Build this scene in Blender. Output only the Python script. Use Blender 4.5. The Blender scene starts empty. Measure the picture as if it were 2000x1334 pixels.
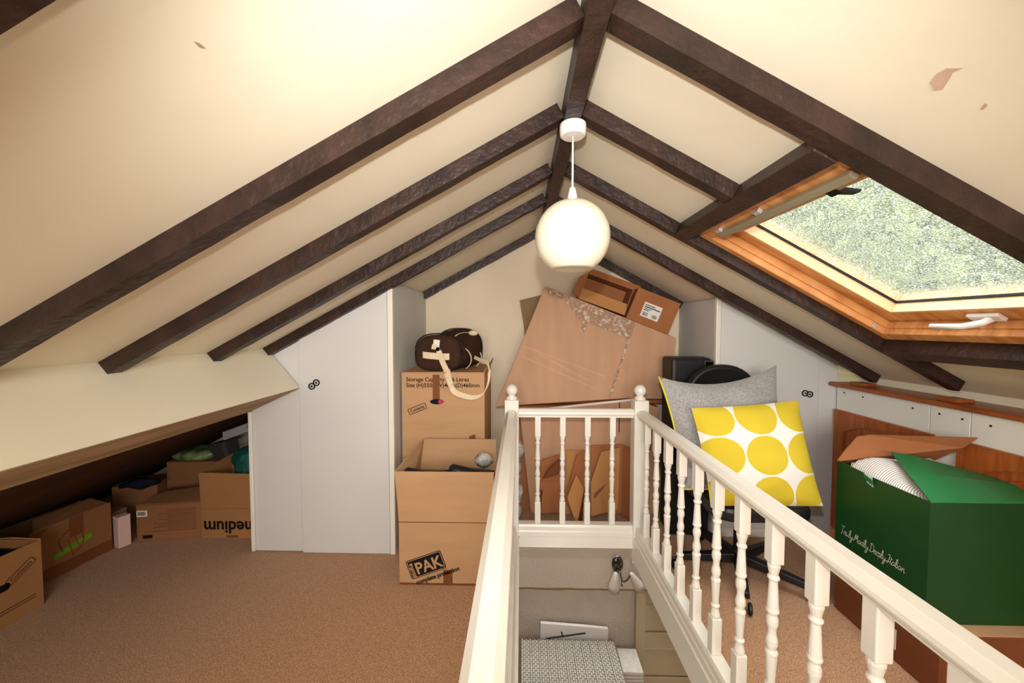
import bpy, math, random
from mathutils import Vector, Matrix, noise
random.seed(7)
C = bpy.context.scene
COL = C.collection
PI = math.pi
V = Vector

# ------------------------------------------------------------------ camera
cam_d = bpy.data.cameras.new('camera')
cam_d.sensor_width = 36.0
cam_d.lens = 735.0 / 2000.0 * 36.0
cam_d.clip_start = 0.02
cam = bpy.data.objects.new('camera', cam_d)
COL.objects.link(cam)
cam.location = (0, 0, 1.393)
cam.rotation_euler = (PI / 2 - 0.0407815, 0, 0.0244849)
C.camera = cam

# ------------------------------------------------------------------ world, lights, exposure
w = bpy.data.worlds.new('overcast_sky')
C.world = w
w.use_nodes = True
bg = w.node_tree.nodes['Background']
bg.inputs[0].default_value = (0.95, 0.98, 1.0, 1)
bg.inputs[1].default_value = 2.0

def lamp(name, kind, loc, energy, color=(1, 1, 1), size=0.1, size_y=None, aim=None, spread=None):
    d = bpy.data.lights.new(name, kind)
    d.energy = energy
    d.color = color
    if kind == 'AREA':
        d.size = size
        if size_y:
            d.shape = 'RECTANGLE'
            d.size_y = size_y
        if spread:
            d.spread = spread
    else:
        d.shadow_soft_size = size
    o = bpy.data.objects.new(name, d)
    COL.objects.link(o)
    o.location = loc
    if aim is not None:
        o.rotation_euler = (V(aim) - V(loc)).to_track_quat('-Z', 'Y').to_euler()
    return o

fl = lamp('camera_flash', 'SPOT', (0.0, 0.04, 1.58), 60, (1.0, 0.975, 0.95), 0.018, aim=(0.25, 3.0, 1.45))
fl.data.spot_size = math.radians(132)
fl.data.spot_blend = 1.0
lamp('bounce_fill_lamp', 'AREA', (0.12, -1.75, 1.55), 64, (1.0, 0.98, 0.95), 2.0, 0.9, (-0.15, 2.2, 1.35))  # unseen fill lamp added behind the camera, stands in for bounced flash
sun = lamp('overcast_sun', 'SUN', (1.6, 1.2, 8), 5.0, (0.95, 0.98, 1.0), aim=(1.30, 1.38, 0))
sun.data.angle = math.radians(50)
lamp('landing_fill_lamp', 'POINT', (0.3, 1.2, -0.9), 8, (1.0, 0.95, 0.88), 0.15)  # unseen fill lamp added to brighten the landing

C.view_settings.view_transform = 'Standard'
C.view_settings.look = 'None'
C.view_settings.gamma = 1.0
C.view_settings.use_curve_mapping = False
C.view_settings.exposure = 0.35

# ------------------------------------------------------------------ materials
def lin(r, g, b):
    f = lambda c: (c / 255 / 12.92) if c / 255 <= 0.04045 else ((c / 255 + 0.055) / 1.055) ** 2.4
    return (f(r), f(g), f(b))

def mat(name, col, rough=0.6, spec=0.3, var=0.08, nscale=3.0, bump=0.0, bscale=40.0, stretch=(1, 1, 1),
        bdist=0.004, metal=0.0, trans=0.0, sss=0.0, col2=None, coat=0.0, sheen=0.0, detail=4.0, ramp=(0.35, 0.65)):
    m = bpy.data.materials.new(name)
    m.use_nodes = True
    nt = m.node_tree
    n, l = nt.nodes, nt.links
    p = n['Principled BSDF']
    p.inputs['Roughness'].default_value = rough
    p.inputs['Specular IOR Level'].default_value = spec
    p.inputs['Metallic'].default_value = metal
    p.inputs['Transmission Weight'].default_value = trans
    p.inputs['Coat Weight'].default_value = coat
    p.inputs['Sheen Weight'].default_value = sheen
    if sss:
        p.inputs['Subsurface Weight'].default_value = sss
        p.inputs['Subsurface Radius'].default_value = (0.03, 0.03, 0.025)
    tc = n.new('ShaderNodeTexCoord')
    mp = n.new('ShaderNodeMapping')
    mp.inputs['Scale'].default_value = stretch
    l.new(tc.outputs['Object'], mp.inputs[0])
    nz = n.new('ShaderNodeTexNoise')
    nz.inputs['Scale'].default_value = nscale
    nz.inputs['Detail'].default_value = detail
    l.new(mp.outputs[0], nz.inputs['Vector'])
    cr = n.new('ShaderNodeValToRGB')
    c2 = col2 if col2 else tuple(min(1, c * (1 + var)) for c in col)
    c1 = col if col2 else tuple(c * (1 - var) for c in col)
    cr.color_ramp.elements[0].position = ramp[0]
    cr.color_ramp.elements[1].position = ramp[1]
    cr.color_ramp.elements[0].color = (*c1, 1)
    cr.color_ramp.elements[1].color = (*c2, 1)
    l.new(nz.outputs[0], cr.inputs[0])
    l.new(cr.outputs[0], p.inputs['Base Color'])
    if bump:
        nb = n.new('ShaderNodeTexNoise')
        nb.inputs['Scale'].default_value = bscale
        nb.inputs['Detail'].default_value = 5
        l.new(mp.outputs[0], nb.inputs['Vector'])
        bp = n.new('ShaderNodeBump')
        bp.inputs['Strength'].default_value = bump
        bp.inputs['Distance'].default_value = bdist
        l.new(nb.outputs[0], bp.inputs['Height'])
        l.new(bp.outputs[0], p.inputs['Normal'])
    return m

M = {}
M['cream'] = mat('cream_plaster', lin(237, 228, 205), 0.55, 0.25, 0.025, 1.2, 0.25, 9, bdist=0.006)
M['gable'] = mat('gable_plaster', lin(224, 207, 181), 0.6, 0.2, 0.04, 2.0, 0.4, 14, bdist=0.006)
M['beam'] = mat('dark_stained_timber', lin(38, 24, 19), 0.45, 0.38, 0.3, 9, 0.9, 45, (1, 1, 1), 0.006, col2=lin(58, 37, 30))
M['white'] = mat('white_gloss_paint', lin(236, 231, 220), 0.28, 0.5, 0.02, 4, 0.05, 30)
M['ward'] = mat('white_laminate', lin(214, 212, 210), 0.42, 0.35, 0.02, 1.5)
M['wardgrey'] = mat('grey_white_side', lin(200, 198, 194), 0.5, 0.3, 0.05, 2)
M['panelwhite'] = mat('painted_board', lin(234, 234, 228), 0.5, 0.3, 0.03, 2)
M['carpet'] = mat('beige_carpet', lin(154, 111, 81), 0.95, 0.05, 0.1, 230, 0.5, 500, bdist=0.004, col2=lin(208, 163, 124), sheen=0.2, ramp=(0.38, 0.62))
M['soffit'] = mat('bare_soffit_board', lin(160, 138, 108), 0.85, 0.1, 0.2, 6, 0.4, 30, (1, .25, 1), col2=lin(196, 174, 142))
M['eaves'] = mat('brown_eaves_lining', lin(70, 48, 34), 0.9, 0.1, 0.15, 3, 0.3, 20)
M['card'] = mat('brown_cardboard', lin(188, 148, 110), 0.8, 0.12, 0.06, 2.2, 0.15, 60, (1, 1, 6))
M['card2'] = mat('pinkish_cardboard', lin(192, 150, 120), 0.75, 0.15, 0.06, 2.0, 0.15, 60, (6, 1, 1))
M['card3'] = mat('rust_cardboard', lin(164, 106, 68), 0.8, 0.12, 0.08, 2.5, 0.15, 50)
M['card4'] = mat('ochre_cardboard', lin(182, 130, 80), 0.8, 0.12, 0.08, 2.5, 0.15, 50)
M['cardshaded'] = mat('shaded_brown_cardboard', lin(146, 100, 66), 0.85, 0.1, 0.08, 2.5, 0.15, 50)  # brown cardboard darkened, the dim eaves shade put into the colour
M['cardshadedtan'] = mat('shaded_tan_cardboard', lin(164, 118, 76), 0.85, 0.1, 0.08, 2.5, 0.15, 50)  # tan cardboard darkened likewise for boxes in the eaves shade
M['carddark'] = mat('dark_brown_cardboard', lin(122, 72, 44), 0.8, 0.12, 0.1, 2.5, 0.15, 50)
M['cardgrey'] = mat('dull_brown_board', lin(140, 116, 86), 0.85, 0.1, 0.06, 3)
M['tape'] = mat('brown_packing_tape', lin(122, 72, 42), 0.25, 0.5, 0.05, 8)
M['crease'] = mat('pale_card_crease', lin(208, 168, 138), 0.7, 0.2, 0.05)
M['cleartape'] = mat('crinkled_clear_tape', lin(196, 156, 128), 0.12, 0.9, 0.15, 45, 1.0, 70, bdist=0.03, col2=lin(244, 228, 210), ramp=(.5, .66))  # pale specks in the colour stand in for glints on the tape
M['ink'] = mat('black_print', lin(30, 26, 24), 0.7, 0.1, 0.02)
M['faintink'] = mat('faint_brown_print', lin(96, 58, 36), 0.8, 0.1, 0.02)
M['greenink'] = mat('green_print', lin(110, 158, 40), 0.8, 0.1, 0.1, 30)
M['label'] = mat('white_paper_label', lin(232, 226, 220), 0.6, 0.2, 0.02)
M['pinkink'] = mat('pink_print', lin(176, 60, 84), 0.6, 0.2, 0.02)
M['whiteink'] = mat('white_script', lin(225, 225, 215), 0.6, 0.2, 0.02)
M['pinkbox'] = mat('pale_pink_card', lin(226, 190, 180), 0.6, 0.2, 0.04)
M['green'] = mat('dark_green_card', lin(20, 66, 28), 0.42, 0.3, 0.08, 3)
M['greenflap'] = mat('green_card_flap', lin(36, 112, 62), 0.42, 0.4, 0.06, 3, 0.15, 8, bdist=0.01)
M['wood'] = mat('varnished_redwood', lin(134, 66, 30), 0.35, 0.45, 0.1, 5, 0.1, 40, (8, 1, 1), col2=lin(166, 88, 44))
M['doorwood'] = mat('varnished_door_oak', lin(150, 76, 30), 0.35, 0.45, 0.1, 6, 0.1, 40, (1, 9, 1), col2=lin(180, 98, 44))
M['pine'] = mat('orange_pine', lin(196, 128, 70), 0.35, 0.4, 0.1, 7, 0.05, 30, (1, 5, 1), col2=lin(228, 166, 104))
M['daylitpine'] = mat('daylit_pine', lin(228, 196, 150), 0.35, 0.4, 0.05, 6, 0, 30, (1, 4, 1))  # pine lightened, daylight on the inner sash faces put into the colour
M['alu'] = mat('grey_green_aluminium', lin(160, 152, 126), 0.4, 0.5, 0.03, 4, metal=0.3)
M['steel'] = mat('brushed_steel', lin(200, 200, 200), 0.35, 0.6, 0.03, metal=0.35)
M['chrome'] = mat('dark_chrome', lin(110, 106, 110), 0.12, 0.6, 0.03, metal=1.0)
M['hole'] = mat('dark_recess', lin(22, 18, 16), 0.8, 0.1, 0.02)
M['gasket'] = mat('black_gasket', lin(28, 28, 26), 0.6, 0.2, 0.02)
M['plastic'] = mat('white_plastic', lin(236, 232, 226), 0.35, 0.4, 0.02)
M['opal'] = mat('opal_glass', lin(232, 224, 202), 0.12, 0.6, 0.01, sss=0.4)
M['blackleather'] = mat('black_leather', lin(22, 22, 24), 0.4, 0.45, 0.1, 12, 0.3, 90, bdist=0.002)
M['blackplastic'] = mat('black_plastic', lin(20, 20, 22), 0.45, 0.4, 0.1, 4)
M['greycloth'] = mat('grey_wool', lin(146, 144, 142), 0.9, 0.1, 0.1, 120, 0.4, 220, col2=lin(176, 174, 172), bdist=0.003, sheen=0.2)
M['limepipe'] = mat('yellow_piping', lin(222, 208, 60), 0.7, 0.2, 0.03)
M['whitecloth'] = mat('white_cotton', lin(238, 236, 230), 0.85, 0.1, 0.03, 40, 0.3, 150)
M['browncanvas'] = mat('dark_brown_canvas', lin(60, 38, 28), 0.8, 0.15, 0.1, 30, 0.3, 120)
M['webbing'] = mat('cream_webbing', lin(226, 206, 172), 0.8, 0.15, 0.05, 60, 0.3, 150)
M['darkcloth'] = mat('navy_cloth', lin(24, 28, 44), 0.85, 0.1, 0.2, 8, 0.5, 20)
M['greenbag'] = mat('green_carrier_bag', lin(36, 62, 34), 0.35, 0.4, 0.3, 14, 0.6, 14, col2=lin(128, 146, 96), bdist=0.02)
M['tealcloth'] = mat('dark_teal_cloth', lin(14, 66, 62), 0.6, 0.3, 0.3, 16, 0.6, 24, col2=lin(28, 92, 78), bdist=0.02)
M['clearbag'] = mat('clear_polythene', lin(206, 202, 196), 0.12, 0.7, 0.3, 20, 0.9, 24, col2=lin(120, 112, 104), bdist=0.03)
M['greycase'] = mat('dark_grey_case', lin(58, 56, 58), 0.5, 0.3, 0.05)
M['lowerwall'] = mat('landing_plaster', lin(206, 194, 178), 0.75, 0.15, 0.03, 3, 0.35, 40, bdist=0.008)
M['lowerrough'] = mat('landing_textured_plaster', lin(206, 194, 178), 0.8, 0.15, 0.04, 6, 1.0, 55, bdist=0.012)
M['lowercream'] = mat('cream_drawer_paint', lin(190, 178, 146), 0.5, 0.3, 0.03, 3)
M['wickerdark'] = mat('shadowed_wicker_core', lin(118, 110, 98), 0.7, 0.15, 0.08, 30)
M['wicker'] = mat('white_wicker', lin(190, 182, 168), 0.6, 0.25, 0.08, 30)
M['shade'] = mat('frosted_shade_glass', lin(196, 186, 172), 0.35, 0.4, 0.03)
M['patch'] = mat('bare_pink_plaster', lin(208, 174, 156), 0.8, 0.1, 0.08, 25)
M['bark'] = mat('tree_bark', lin(80, 66, 50), 0.9, 0.1, 0.2, 6, 0.8, 12)
M['leaf'] = mat('tree_leaf', lin(98, 112, 66), 0.6, 0.3, 0.35, 1.6, col2=lin(176, 184, 130))
M['leaf2'] = mat('tree_leaf_dark', lin(66, 88, 54), 0.6, 0.3, 0.35, 1.6, col2=lin(134, 150, 100))
M['lawn'] = mat('lawn', lin(96, 128, 60), 0.9, 0.1, 0.2, 2)

def stripe_mat():
    m = bpy.data.materials.new('striped_quilt')
    m.use_nodes = True
    n, l = m.node_tree.nodes, m.node_tree.links
    p = n['Principled BSDF']
    p.inputs['Roughness'].default_value = 0.85
    uv = n.new('ShaderNodeUVMap')
    wv = n.new('ShaderNodeTexWave')
    wv.wave_type = 'RINGS'
    wv.rings_direction = 'SPHERICAL'
    wv.inputs['Scale'].default_value = 13
    wv.inputs['Distortion'].default_value = 1.5
    wv.inputs['Detail'].default_value = 0
    wv.inputs['Detail Scale'].default_value = 0.6
    l.new(uv.outputs[0], wv.inputs[0])
    cr = n.new('ShaderNodeValToRGB')
    cr.color_ramp.elements[0].position = 0.12
    cr.color_ramp.elements[0].color = (*lin(150, 132, 124), 1)
    cr.color_ramp.elements[1].position = 0.3
    cr.color_ramp.elements[1].color = (*lin(238, 234, 230), 1)
    l.new(wv.outputs['Color'], cr.inputs[0])
    l.new(cr.outputs[0], p.inputs['Base Color'])
    return m
M['quilt'] = stripe_mat()

def dot_mat():
    m = bpy.data.materials.new('yellow_dot_print')
    m.use_nodes = True
    n, l = m.node_tree.nodes, m.node_tree.links
    p = n['Principled BSDF']
    p.inputs['Roughness'].default_value = 0.85
    p.inputs['Specular IOR Level'].default_value = 0.1
    uv = n.new('ShaderNodeUVMap')
    mp = n.new('ShaderNodeVectorMath'); mp.operation = 'MULTIPLY_ADD'
    k = 1 / 0.392
    mp.inputs[1].default_value = (k, k, 0)
    mp.inputs[2].default_value = (0.5 - 0.535 * k, 0.5 - 0.49 * k, 0)
    l.new(uv.outputs[0], mp.inputs[0])
    fr = n.new('ShaderNodeVectorMath'); fr.operation = 'FRACTION'
    l.new(mp.outputs[0], fr.inputs[0])
    ds = n.new('ShaderNodeVectorMath'); ds.operation = 'DISTANCE'
    ds.inputs[1].default_value = (0.5, 0.5, 0)
    l.new(fr.outputs[0], ds.inputs[0])
    cr = n.new('ShaderNodeValToRGB')
    cr.color_ramp.elements[0].position = 0.478
    cr.color_ramp.elements[0].color = (*lin(212, 188, 56), 1)
    cr.color_ramp.elements[1].position = 0.488
    cr.color_ramp.elements[1].color = (*lin(234, 230, 222), 1)
    l.new(ds.outputs['Value'], cr.inputs[0])
    l.new(cr.outputs[0], p.inputs['Base Color'])
    return m
M['dots'] = dot_mat()

def rain_glass():
    m = bpy.data.materials.new('rain_spotted_glass')
    m.use_nodes = True
    n, l = m.node_tree.nodes, m.node_tree.links
    out = n['Material Output']
    n.remove(n['Principled BSDF'])
    tc = n.new('ShaderNodeTexCoord')
    vo = n.new('ShaderNodeTexVoronoi'); vo.inputs['Scale'].default_value = 120
    l.new(tc.outputs['Object'], vo.inputs['Vector'])
    nz = n.new('ShaderNodeTexNoise'); nz.inputs['Scale'].default_value = 130; nz.inputs['Detail'].default_value = 3
    l.new(tc.outputs['Object'], nz.inputs['Vector'])
    bp = n.new('ShaderNodeBump'); bp.inputs['Strength'].default_value = 1.0; bp.inputs['Distance'].default_value = 0.006
    l.new(vo.outputs['Distance'], bp.inputs['Height'])
    rf = n.new('ShaderNodeBsdfRefraction'); rf.inputs['IOR'].default_value = 1.12
    rf.inputs['Roughness'].default_value = 0.08
    l.new(bp.outputs[0], rf.inputs['Normal'])
    tr = n.new('ShaderNodeBsdfTransparent')
    cr = n.new('ShaderNodeValToRGB')
    cr.color_ramp.elements[0].position = 0.38; cr.color_ramp.elements[1].position = 0.58
    l.new(nz.outputs[0], cr.inputs[0])
    mx = n.new('ShaderNodeMixShader')
    l.new(cr.outputs[0], mx.inputs[0]); l.new(tr.outputs[0], mx.inputs[1]); l.new(rf.outputs[0], mx.inputs[2])
    df = n.new('ShaderNodeBsdfTranslucent'); df.inputs[0].default_value = (0.84, 0.86, 0.78, 1)
    mh = n.new('ShaderNodeMixShader')
    n2 = n.new('ShaderNodeTexNoise'); n2.inputs['Scale'].default_value = 210; n2.inputs['Detail'].default_value = 2
    l.new(tc.outputs['Object'], n2.inputs['Vector'])
    mr = n.new('ShaderNodeMapRange'); mr.inputs[1].default_value = 0.45; mr.inputs[2].default_value = 0.72
    mr.inputs[3].default_value = 0.04; mr.inputs[4].default_value = 0.42
    l.new(n2.outputs[0], mr.inputs[0]); l.new(mr.outputs[0], mh.inputs[0])
    l.new(mx.outputs[0], mh.inputs[1]); l.new(df.outputs[0], mh.inputs[2])
    gl = n.new('ShaderNodeBsdfGlossy'); gl.inputs['Roughness'].default_value = 0.03
    fr = n.new('ShaderNodeFresnel'); fr.inputs[0].default_value = 1.5
    m2 = n.new('ShaderNodeMixShader')
    l.new(fr.outputs[0], m2.inputs[0]); l.new(mh.outputs[0], m2.inputs[1]); l.new(gl.outputs[0], m2.inputs[2])
    l.new(m2.outputs[0], out.inputs[0])
    return m
M['rain'] = rain_glass()

# ------------------------------------------------------------------ mesh builder
class MB:
    def __init__(s):
        s.v, s.f, s.uv = [], [], None
    def add(s, vs, fs):
        b = len(s.v)
        s.v += [V(p) for p in vs]
        s.f += [tuple(i + b for i in f) for f in fs]
        return s
    def hexa(s, p):   # p: 4 bottom ring, 4 top ring
        return s.add(p, [(3, 2, 1, 0), (4, 5, 6, 7), (0, 1, 5, 4), (1, 2, 6, 5), (2, 3, 7, 6), (3, 0, 4, 7)])
    def box(s, x0, x1, y0, y1, z0, z1):
        return s.hexa([(x0, y0, z0), (x1, y0, z0), (x1, y1, z0), (x0, y1, z0), (x0, y0, z1), (x1, y0, z1), (x1, y1, z1), (x0, y1, z1)])
    def prism(s, pts, vec):
        n = len(pts); vec = V(vec)
        a = [V(p) for p in pts]; b = [p + vec for p in a]
        return s.add(a + b, [tuple(range(n - 1, -1, -1)), tuple(range(n, 2 * n))] + [(i, (i + 1) % n, n + (i + 1) % n, n + i) for i in range(n)])
    def slab(s, pts, t):
        a = [V(p) for p in pts]
        nrm = V((0, 0, 0))
        for i in range(len(a)):
            nrm += (a[i] - a[0]).cross(a[(i + 1) % len(a)] - a[0])
        nrm.normalize()
        return s.prism([p - nrm * t / 2 for p in a], nrm * t)
    def lathe(s, prof, c=(0, 0, 0), axis='z', n=20, sx=1, sy=1):
        c = V(c); vs = []; fs = []
        for (r, h) in prof:
            for k in range(n):
                a = 2 * PI * k / n
                x, y = r * math.cos(a) * sx, r * math.sin(a) * sy
                vs.append(c + (V((x, y, h)) if axis == 'z' else V((x, h, y)) if axis == 'y' else V((h, x, y))))
        m = len(prof)
        for i in range(m - 1):
            for k in range(n):
                k2 = (k + 1) % n
                fs.append((i * n + k, i * n + k2, (i + 1) * n + k2, (i + 1) * n + k))
        fs.append(tuple(range(n - 1, -1, -1)))
        fs.append(tuple(range((m - 1) * n, m * n)))
        return s.add(vs, fs)
    def tube(s, pts, r, n=8):
        pts = [V(p) for p in pts]
        rs = r if isinstance(r, (list, tuple)) else [r] * len(pts)
        up = V((0, 0, 1)); vs = []; fs = []
        for i, p in enumerate(pts):
            d = (pts[min(i + 1, len(pts) - 1)] - pts[max(i - 1, 0)]).normalized()
            a = d.cross(up)
            if a.length < 1e-3: a = d.cross(V((1, 0, 0)))
            a.normalize(); b = a.cross(d)
            for k in range(n):
                t = 2 * PI * k / n
                vs.append(p + (a * math.cos(t) + b * math.sin(t)) * rs[i])
        for i in range(len(pts) - 1):
            for k in range(n):
                k2 = (k + 1) % n
                fs.append((i * n + k, i * n + k2, (i + 1) * n + k2, (i + 1) * n + k))
        fs.append(tuple(range(n - 1, -1, -1))); fs.append(tuple(range((len(pts) - 1) * n, len(pts) * n)))
        return s.add(vs, fs)
    def ribbon(s, pts, wdir, width, t):   # flat strap along pts, width along wdir
        pts = [V(p) for p in pts]; vs = []; fs = []
        for i, p in enumerate(pts):
            wd = V(wdir[i] if isinstance(wdir[0], (tuple, list, Vector)) else wdir).normalized()
            d = (pts[min(i + 1, len(pts) - 1)] - pts[max(i - 1, 0)]).normalized()
            nn = d.cross(wd).normalized()
            for (a, b) in ((-1, -1), (1, -1), (1, 1), (-1, 1)):
                vs.append(p + wd * a * width / 2 + nn * b * t / 2)
        for i in range(len(pts) - 1):
            for k in range(4):
                k2 = (k + 1) % 4
                fs.append((i * 4 + k, i * 4 + k2, (i + 1) * 4 + k2, (i + 1) * 4 + k))
        fs.append((3, 2, 1, 0)); e = (len(pts) - 1) * 4; fs.append((e, e + 1, e + 2, e + 3))
        return s.add(vs, fs)
    def ell(s, c, rx, ry, rz, n=14, m=9):
        prof = [(math.sin(PI * i / m), -math.cos(PI * i / m)) for i in range(m + 1)]
        prof[0] = (0.02, -1); prof[-1] = (0.02, 1)
        b = len(s.v)
        s.lathe(prof, (0, 0, 0), 'z', n)
        for i in range(b, len(s.v)):
            p = s.v[i]; s.v[i] = V((c[0] + p.x * rx, c[1] + p.y * ry, c[2] + p.z * rz))
        return s
    def jitter(s, amt, freq=3.0, seed=0.0):
        for i, p in enumerate(s.v):
            s.v[i] = p + noise.noise_vector(p * freq + V((seed, seed * 1.7, seed * .3))) * amt
        return s
    def build(s, name, m, parent=None, bevel=0.0, smooth=False, world=False, label=None, kind=None, sub=0, fixn=True):
        me = bpy.data.meshes.new(name)
        off = V((0, 0, 0))
        if parent is not None and world:
            off = wloc(parent)
        if parent is None:
            xs = [p.x for p in s.v]; ys = [p.y for p in s.v]; zs = [p.z for p in s.v]
            off = V(((min(xs) + max(xs)) / 2, (min(ys) + max(ys)) / 2, min(zs)))
        me.from_pydata([tuple(p - off) for p in s.v], [], s.f)
        me.update()
        if s.uv:
            ul = me.uv_layers.new(name='UVMap')
            for lp in me.loops:
                ul.data[lp.index].uv = s.uv[lp.vertex_index]
        if fixn:
            import bmesh
            b = bmesh.new(); b.from_mesh(me)
            bmesh.ops.recalc_face_normals(b, faces=b.faces)
            b.to_mesh(me); b.free()
        o = bpy.data.objects.new(name, me)
        COL.objects.link(o)
        me.materials.append(M[m] if isinstance(m, str) else m)
        if parent is not None:
            o.parent = parent
        else:
            o.location = off
        if smooth:
            for p in me.polygons: p.use_smooth = True
        if bevel:
            md = o.modifiers.new('edge', 'BEVEL'); md.width = bevel; md.segments = 2; md.limit_method = 'ANGLE'; md.angle_limit = 0.6
        if sub:
            md = o.modifiers.new('soft', 'SUBSURF'); md.levels = sub; md.render_levels = sub
        if label: o['label'] = label
        if kind: o['kind'] = kind
        return o

def wloc(o):
    p = V((0, 0, 0))
    while o is not None:
        p += o.location; o = o.parent
    return p

def thing(name, label, cat, loc=(0, 0, 0), rz=0.0, group=None):
    o = bpy.data.objects.new(name, None)
    o.empty_display_size = 0.05
    COL.objects.link(o)
    o.location = loc; o.rotation_euler = (0, 0, rz)
    o['label'] = label; o['category'] = cat
    if group: o['group'] = group
    return o

def tag(o, label, cat, group=None):
    o['label'] = label; o['category'] = cat
    if group: o['group'] = group
    return o

def structure(o):
    o['kind'] = 'structure'
    return o

def copies(src, parent, loc):
    c = src.copy(); COL.objects.link(c); c.parent = parent; c.location = loc
    return c

# --- flat print helpers: 2-D outlines put on a plane (origin, x axis, y axis)
def text_mb(mb, body, size, o, ux, uy, lift=0.0012, shear=0.0, offset=0.0, align='LEFT', squash=1.0, spacing=1.0):
    cu = bpy.data.curves.new('t', 'FONT')
    cu.body = body; cu.size = size; cu.shear = shear; cu.offset = offset; cu.align_x = align
    cu.space_character = spacing
    cu.resolution_u = 3
    ob = bpy.data.objects.new('t', cu)
    me = bpy.data.meshes.new_from_object(ob)
    ux, uy, o = V(ux).normalized(), V(uy).normalized(), V(o)
    nn = ux.cross(uy)
    mb.add([o + ux * v.co.x * squash + uy * v.co.y + nn * lift for v in me.vertices], [tuple(p.vertices) for p in me.polygons])
    bpy.data.objects.remove(ob); bpy.data.meshes.remove(me); bpy.data.curves.remove(cu)
    return mb

def plane2d(mb, pts, o, ux, uy, lift=0.001):
    ux, uy, o = V(ux).normalized(), V(uy).normalized(), V(o)
    nn = ux.cross(uy)
    return mb.add([o + ux * p[0] + uy * p[1] + nn * lift for p in pts], [tuple(range(len(pts)))])

def stroke2d(mb, pts, wd, o, ux, uy, lift=0.001, closed=False):
    P = [V((p[0], p[1], 0)) for p in pts]
    n = len(P); L = []
    for i in range(n):
        a = P[(i - 1) % n] if (closed or i) else P[i]
        b = P[(i + 1) % n] if (closed or i < n - 1) else P[i]
        d = (b - a)
        if d.length < 1e-9: d = V((1, 0, 0))
        d.normalize(); q = V((-d.y, d.x, 0)) * wd / 2
        L.append((P[i] + q, P[i] - q))
    ux, uy, o = V(ux).normalized(), V(uy).normalized(), V(o)
    nn = ux.cross(uy); vs = []
    for a, b in L:
        vs += [o + ux * a.x + uy * a.y + nn * lift, o + ux * b.x + uy * b.y + nn * lift]
    m = n if closed else n - 1
    return mb.add(vs, [(2 * i, 2 * i + 1, 2 * ((i + 1) % n) + 1, 2 * ((i + 1) % n)) for i in range(m)])

def catmull(pts, k=5):
    P = [pts[0]] + list(pts) + [pts[-1]]; out = []
    for i in range(1, len(P) - 2):
        p0, p1, p2, p3 = [V((*p, 0)) if len(p) == 2 else V(p) for p in P[i - 1:i + 3]]
        for j in range(k):
            t = j / k
            out.append(0.5 * ((2 * p1) + (p2 - p0) * t + (2 * p0 - 5 * p1 + 4 * p2 - p3) * t * t + (3 * p1 - p0 - 3 * p2 + p3) * t ** 3))
    q = P[-1]; out.append(V((*q, 0)) if len(q) == 2 else V(q))
    return out

def rrect(wd, ht, r, n=4):
    pts = []
    for cx, cy, a0 in ((wd / 2 - r, ht / 2 - r, 0), (-wd / 2 + r, ht / 2 - r, 90), (-wd / 2 + r, -ht / 2 + r, 180), (wd / 2 - r, -ht / 2 + r, 270)):
        for k in range(n + 1):
            a = math.radians(a0 + 90 * k / n)
            pts.append((cx + r * math.cos(a), cy + r * math.sin(a)))
    return pts

# ------------------------------------------------------------------ room geometry
YN, YB = -1.9, 3.05                    # near wall, gable
RZ = lambda x: 2.287 - 0.5566 * x      # right ceiling height
LZ = lambda x: 2.088 + 0.54 * x        # left ceiling height
NX, NZ = 0.48634, 0.87377
def S(x, y, h):                        # point on the right slope, h outward
    return (x + NX * h, y, RZ(x) + NZ * h)
def sbox(mb, x0, x1, y0, y1, h0, h1):
    return mb.hexa([S(x0, y0, h0), S(x1, y0, h0), S(x1, y1, h0), S(x0, y1, h0), S(x0, y0, h1), S(x1, y0, h1), S(x1, y1, h1), S(x0, y1, h1)])

WX0, WX1 = -0.025, 0.725               # stairwell
WY0, WY1 = -0.9, 2.365
b = MB()
b.box(-3.4, WX0, YN, YB, -0.04, 0); b.box(WX1, 2.3, YN, YB, -0.04, 0)
b.box(WX0, WX1, WY1 + .02, YB, -0.04, 0); b.box(WX0, WX1, YN, WY0, -0.04, 0)
structure(b.build('floor', 'carpet'))

# ceilings
b = MB()
sbox(b, 0.17, 0.83, YN, YB, 0, 0.03); sbox(b, 1.70, 2.22, YN, YB, 0, 0.03)
sbox(b, 0.83, 1.70, YN, 0.955, 0, 0.03); sbox(b, 0.83, 1.70, 1.795, YB, 0, 0.03)
ceilR = structure(b.build('ceiling', 'cream'))
b = MB()
b.hexa([(-1.53, YN, LZ(-1.53)), (0.175, YN, LZ(0.175)), (0.175, YB, LZ(0.175)), (-1.53, YB, LZ(-1.53)),
        (-1.53, YN, LZ(-1.53) + .03), (0.175, YN, LZ(0.175) + .03), (0.175, YB, LZ(0.175) + .03), (-1.53, YB, LZ(-1.53) + .03)])
b.hexa([(-3.5, YN, LZ(-3.5) + .032), (-1.5, YN, LZ(-1.5) + .032), (-1.5, YB, LZ(-1.5) + .032), (-3.5, YB, LZ(-3.5) + .032),
        (-3.5, YN, LZ(-3.5) + .06), (-1.5, YN, LZ(-1.5) + .06), (-1.5, YB, LZ(-1.5) + .06), (-3.5, YB, LZ(-3.5) + .06)])
ceilL = structure(b.build('ceiling', 'cream'))

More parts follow.
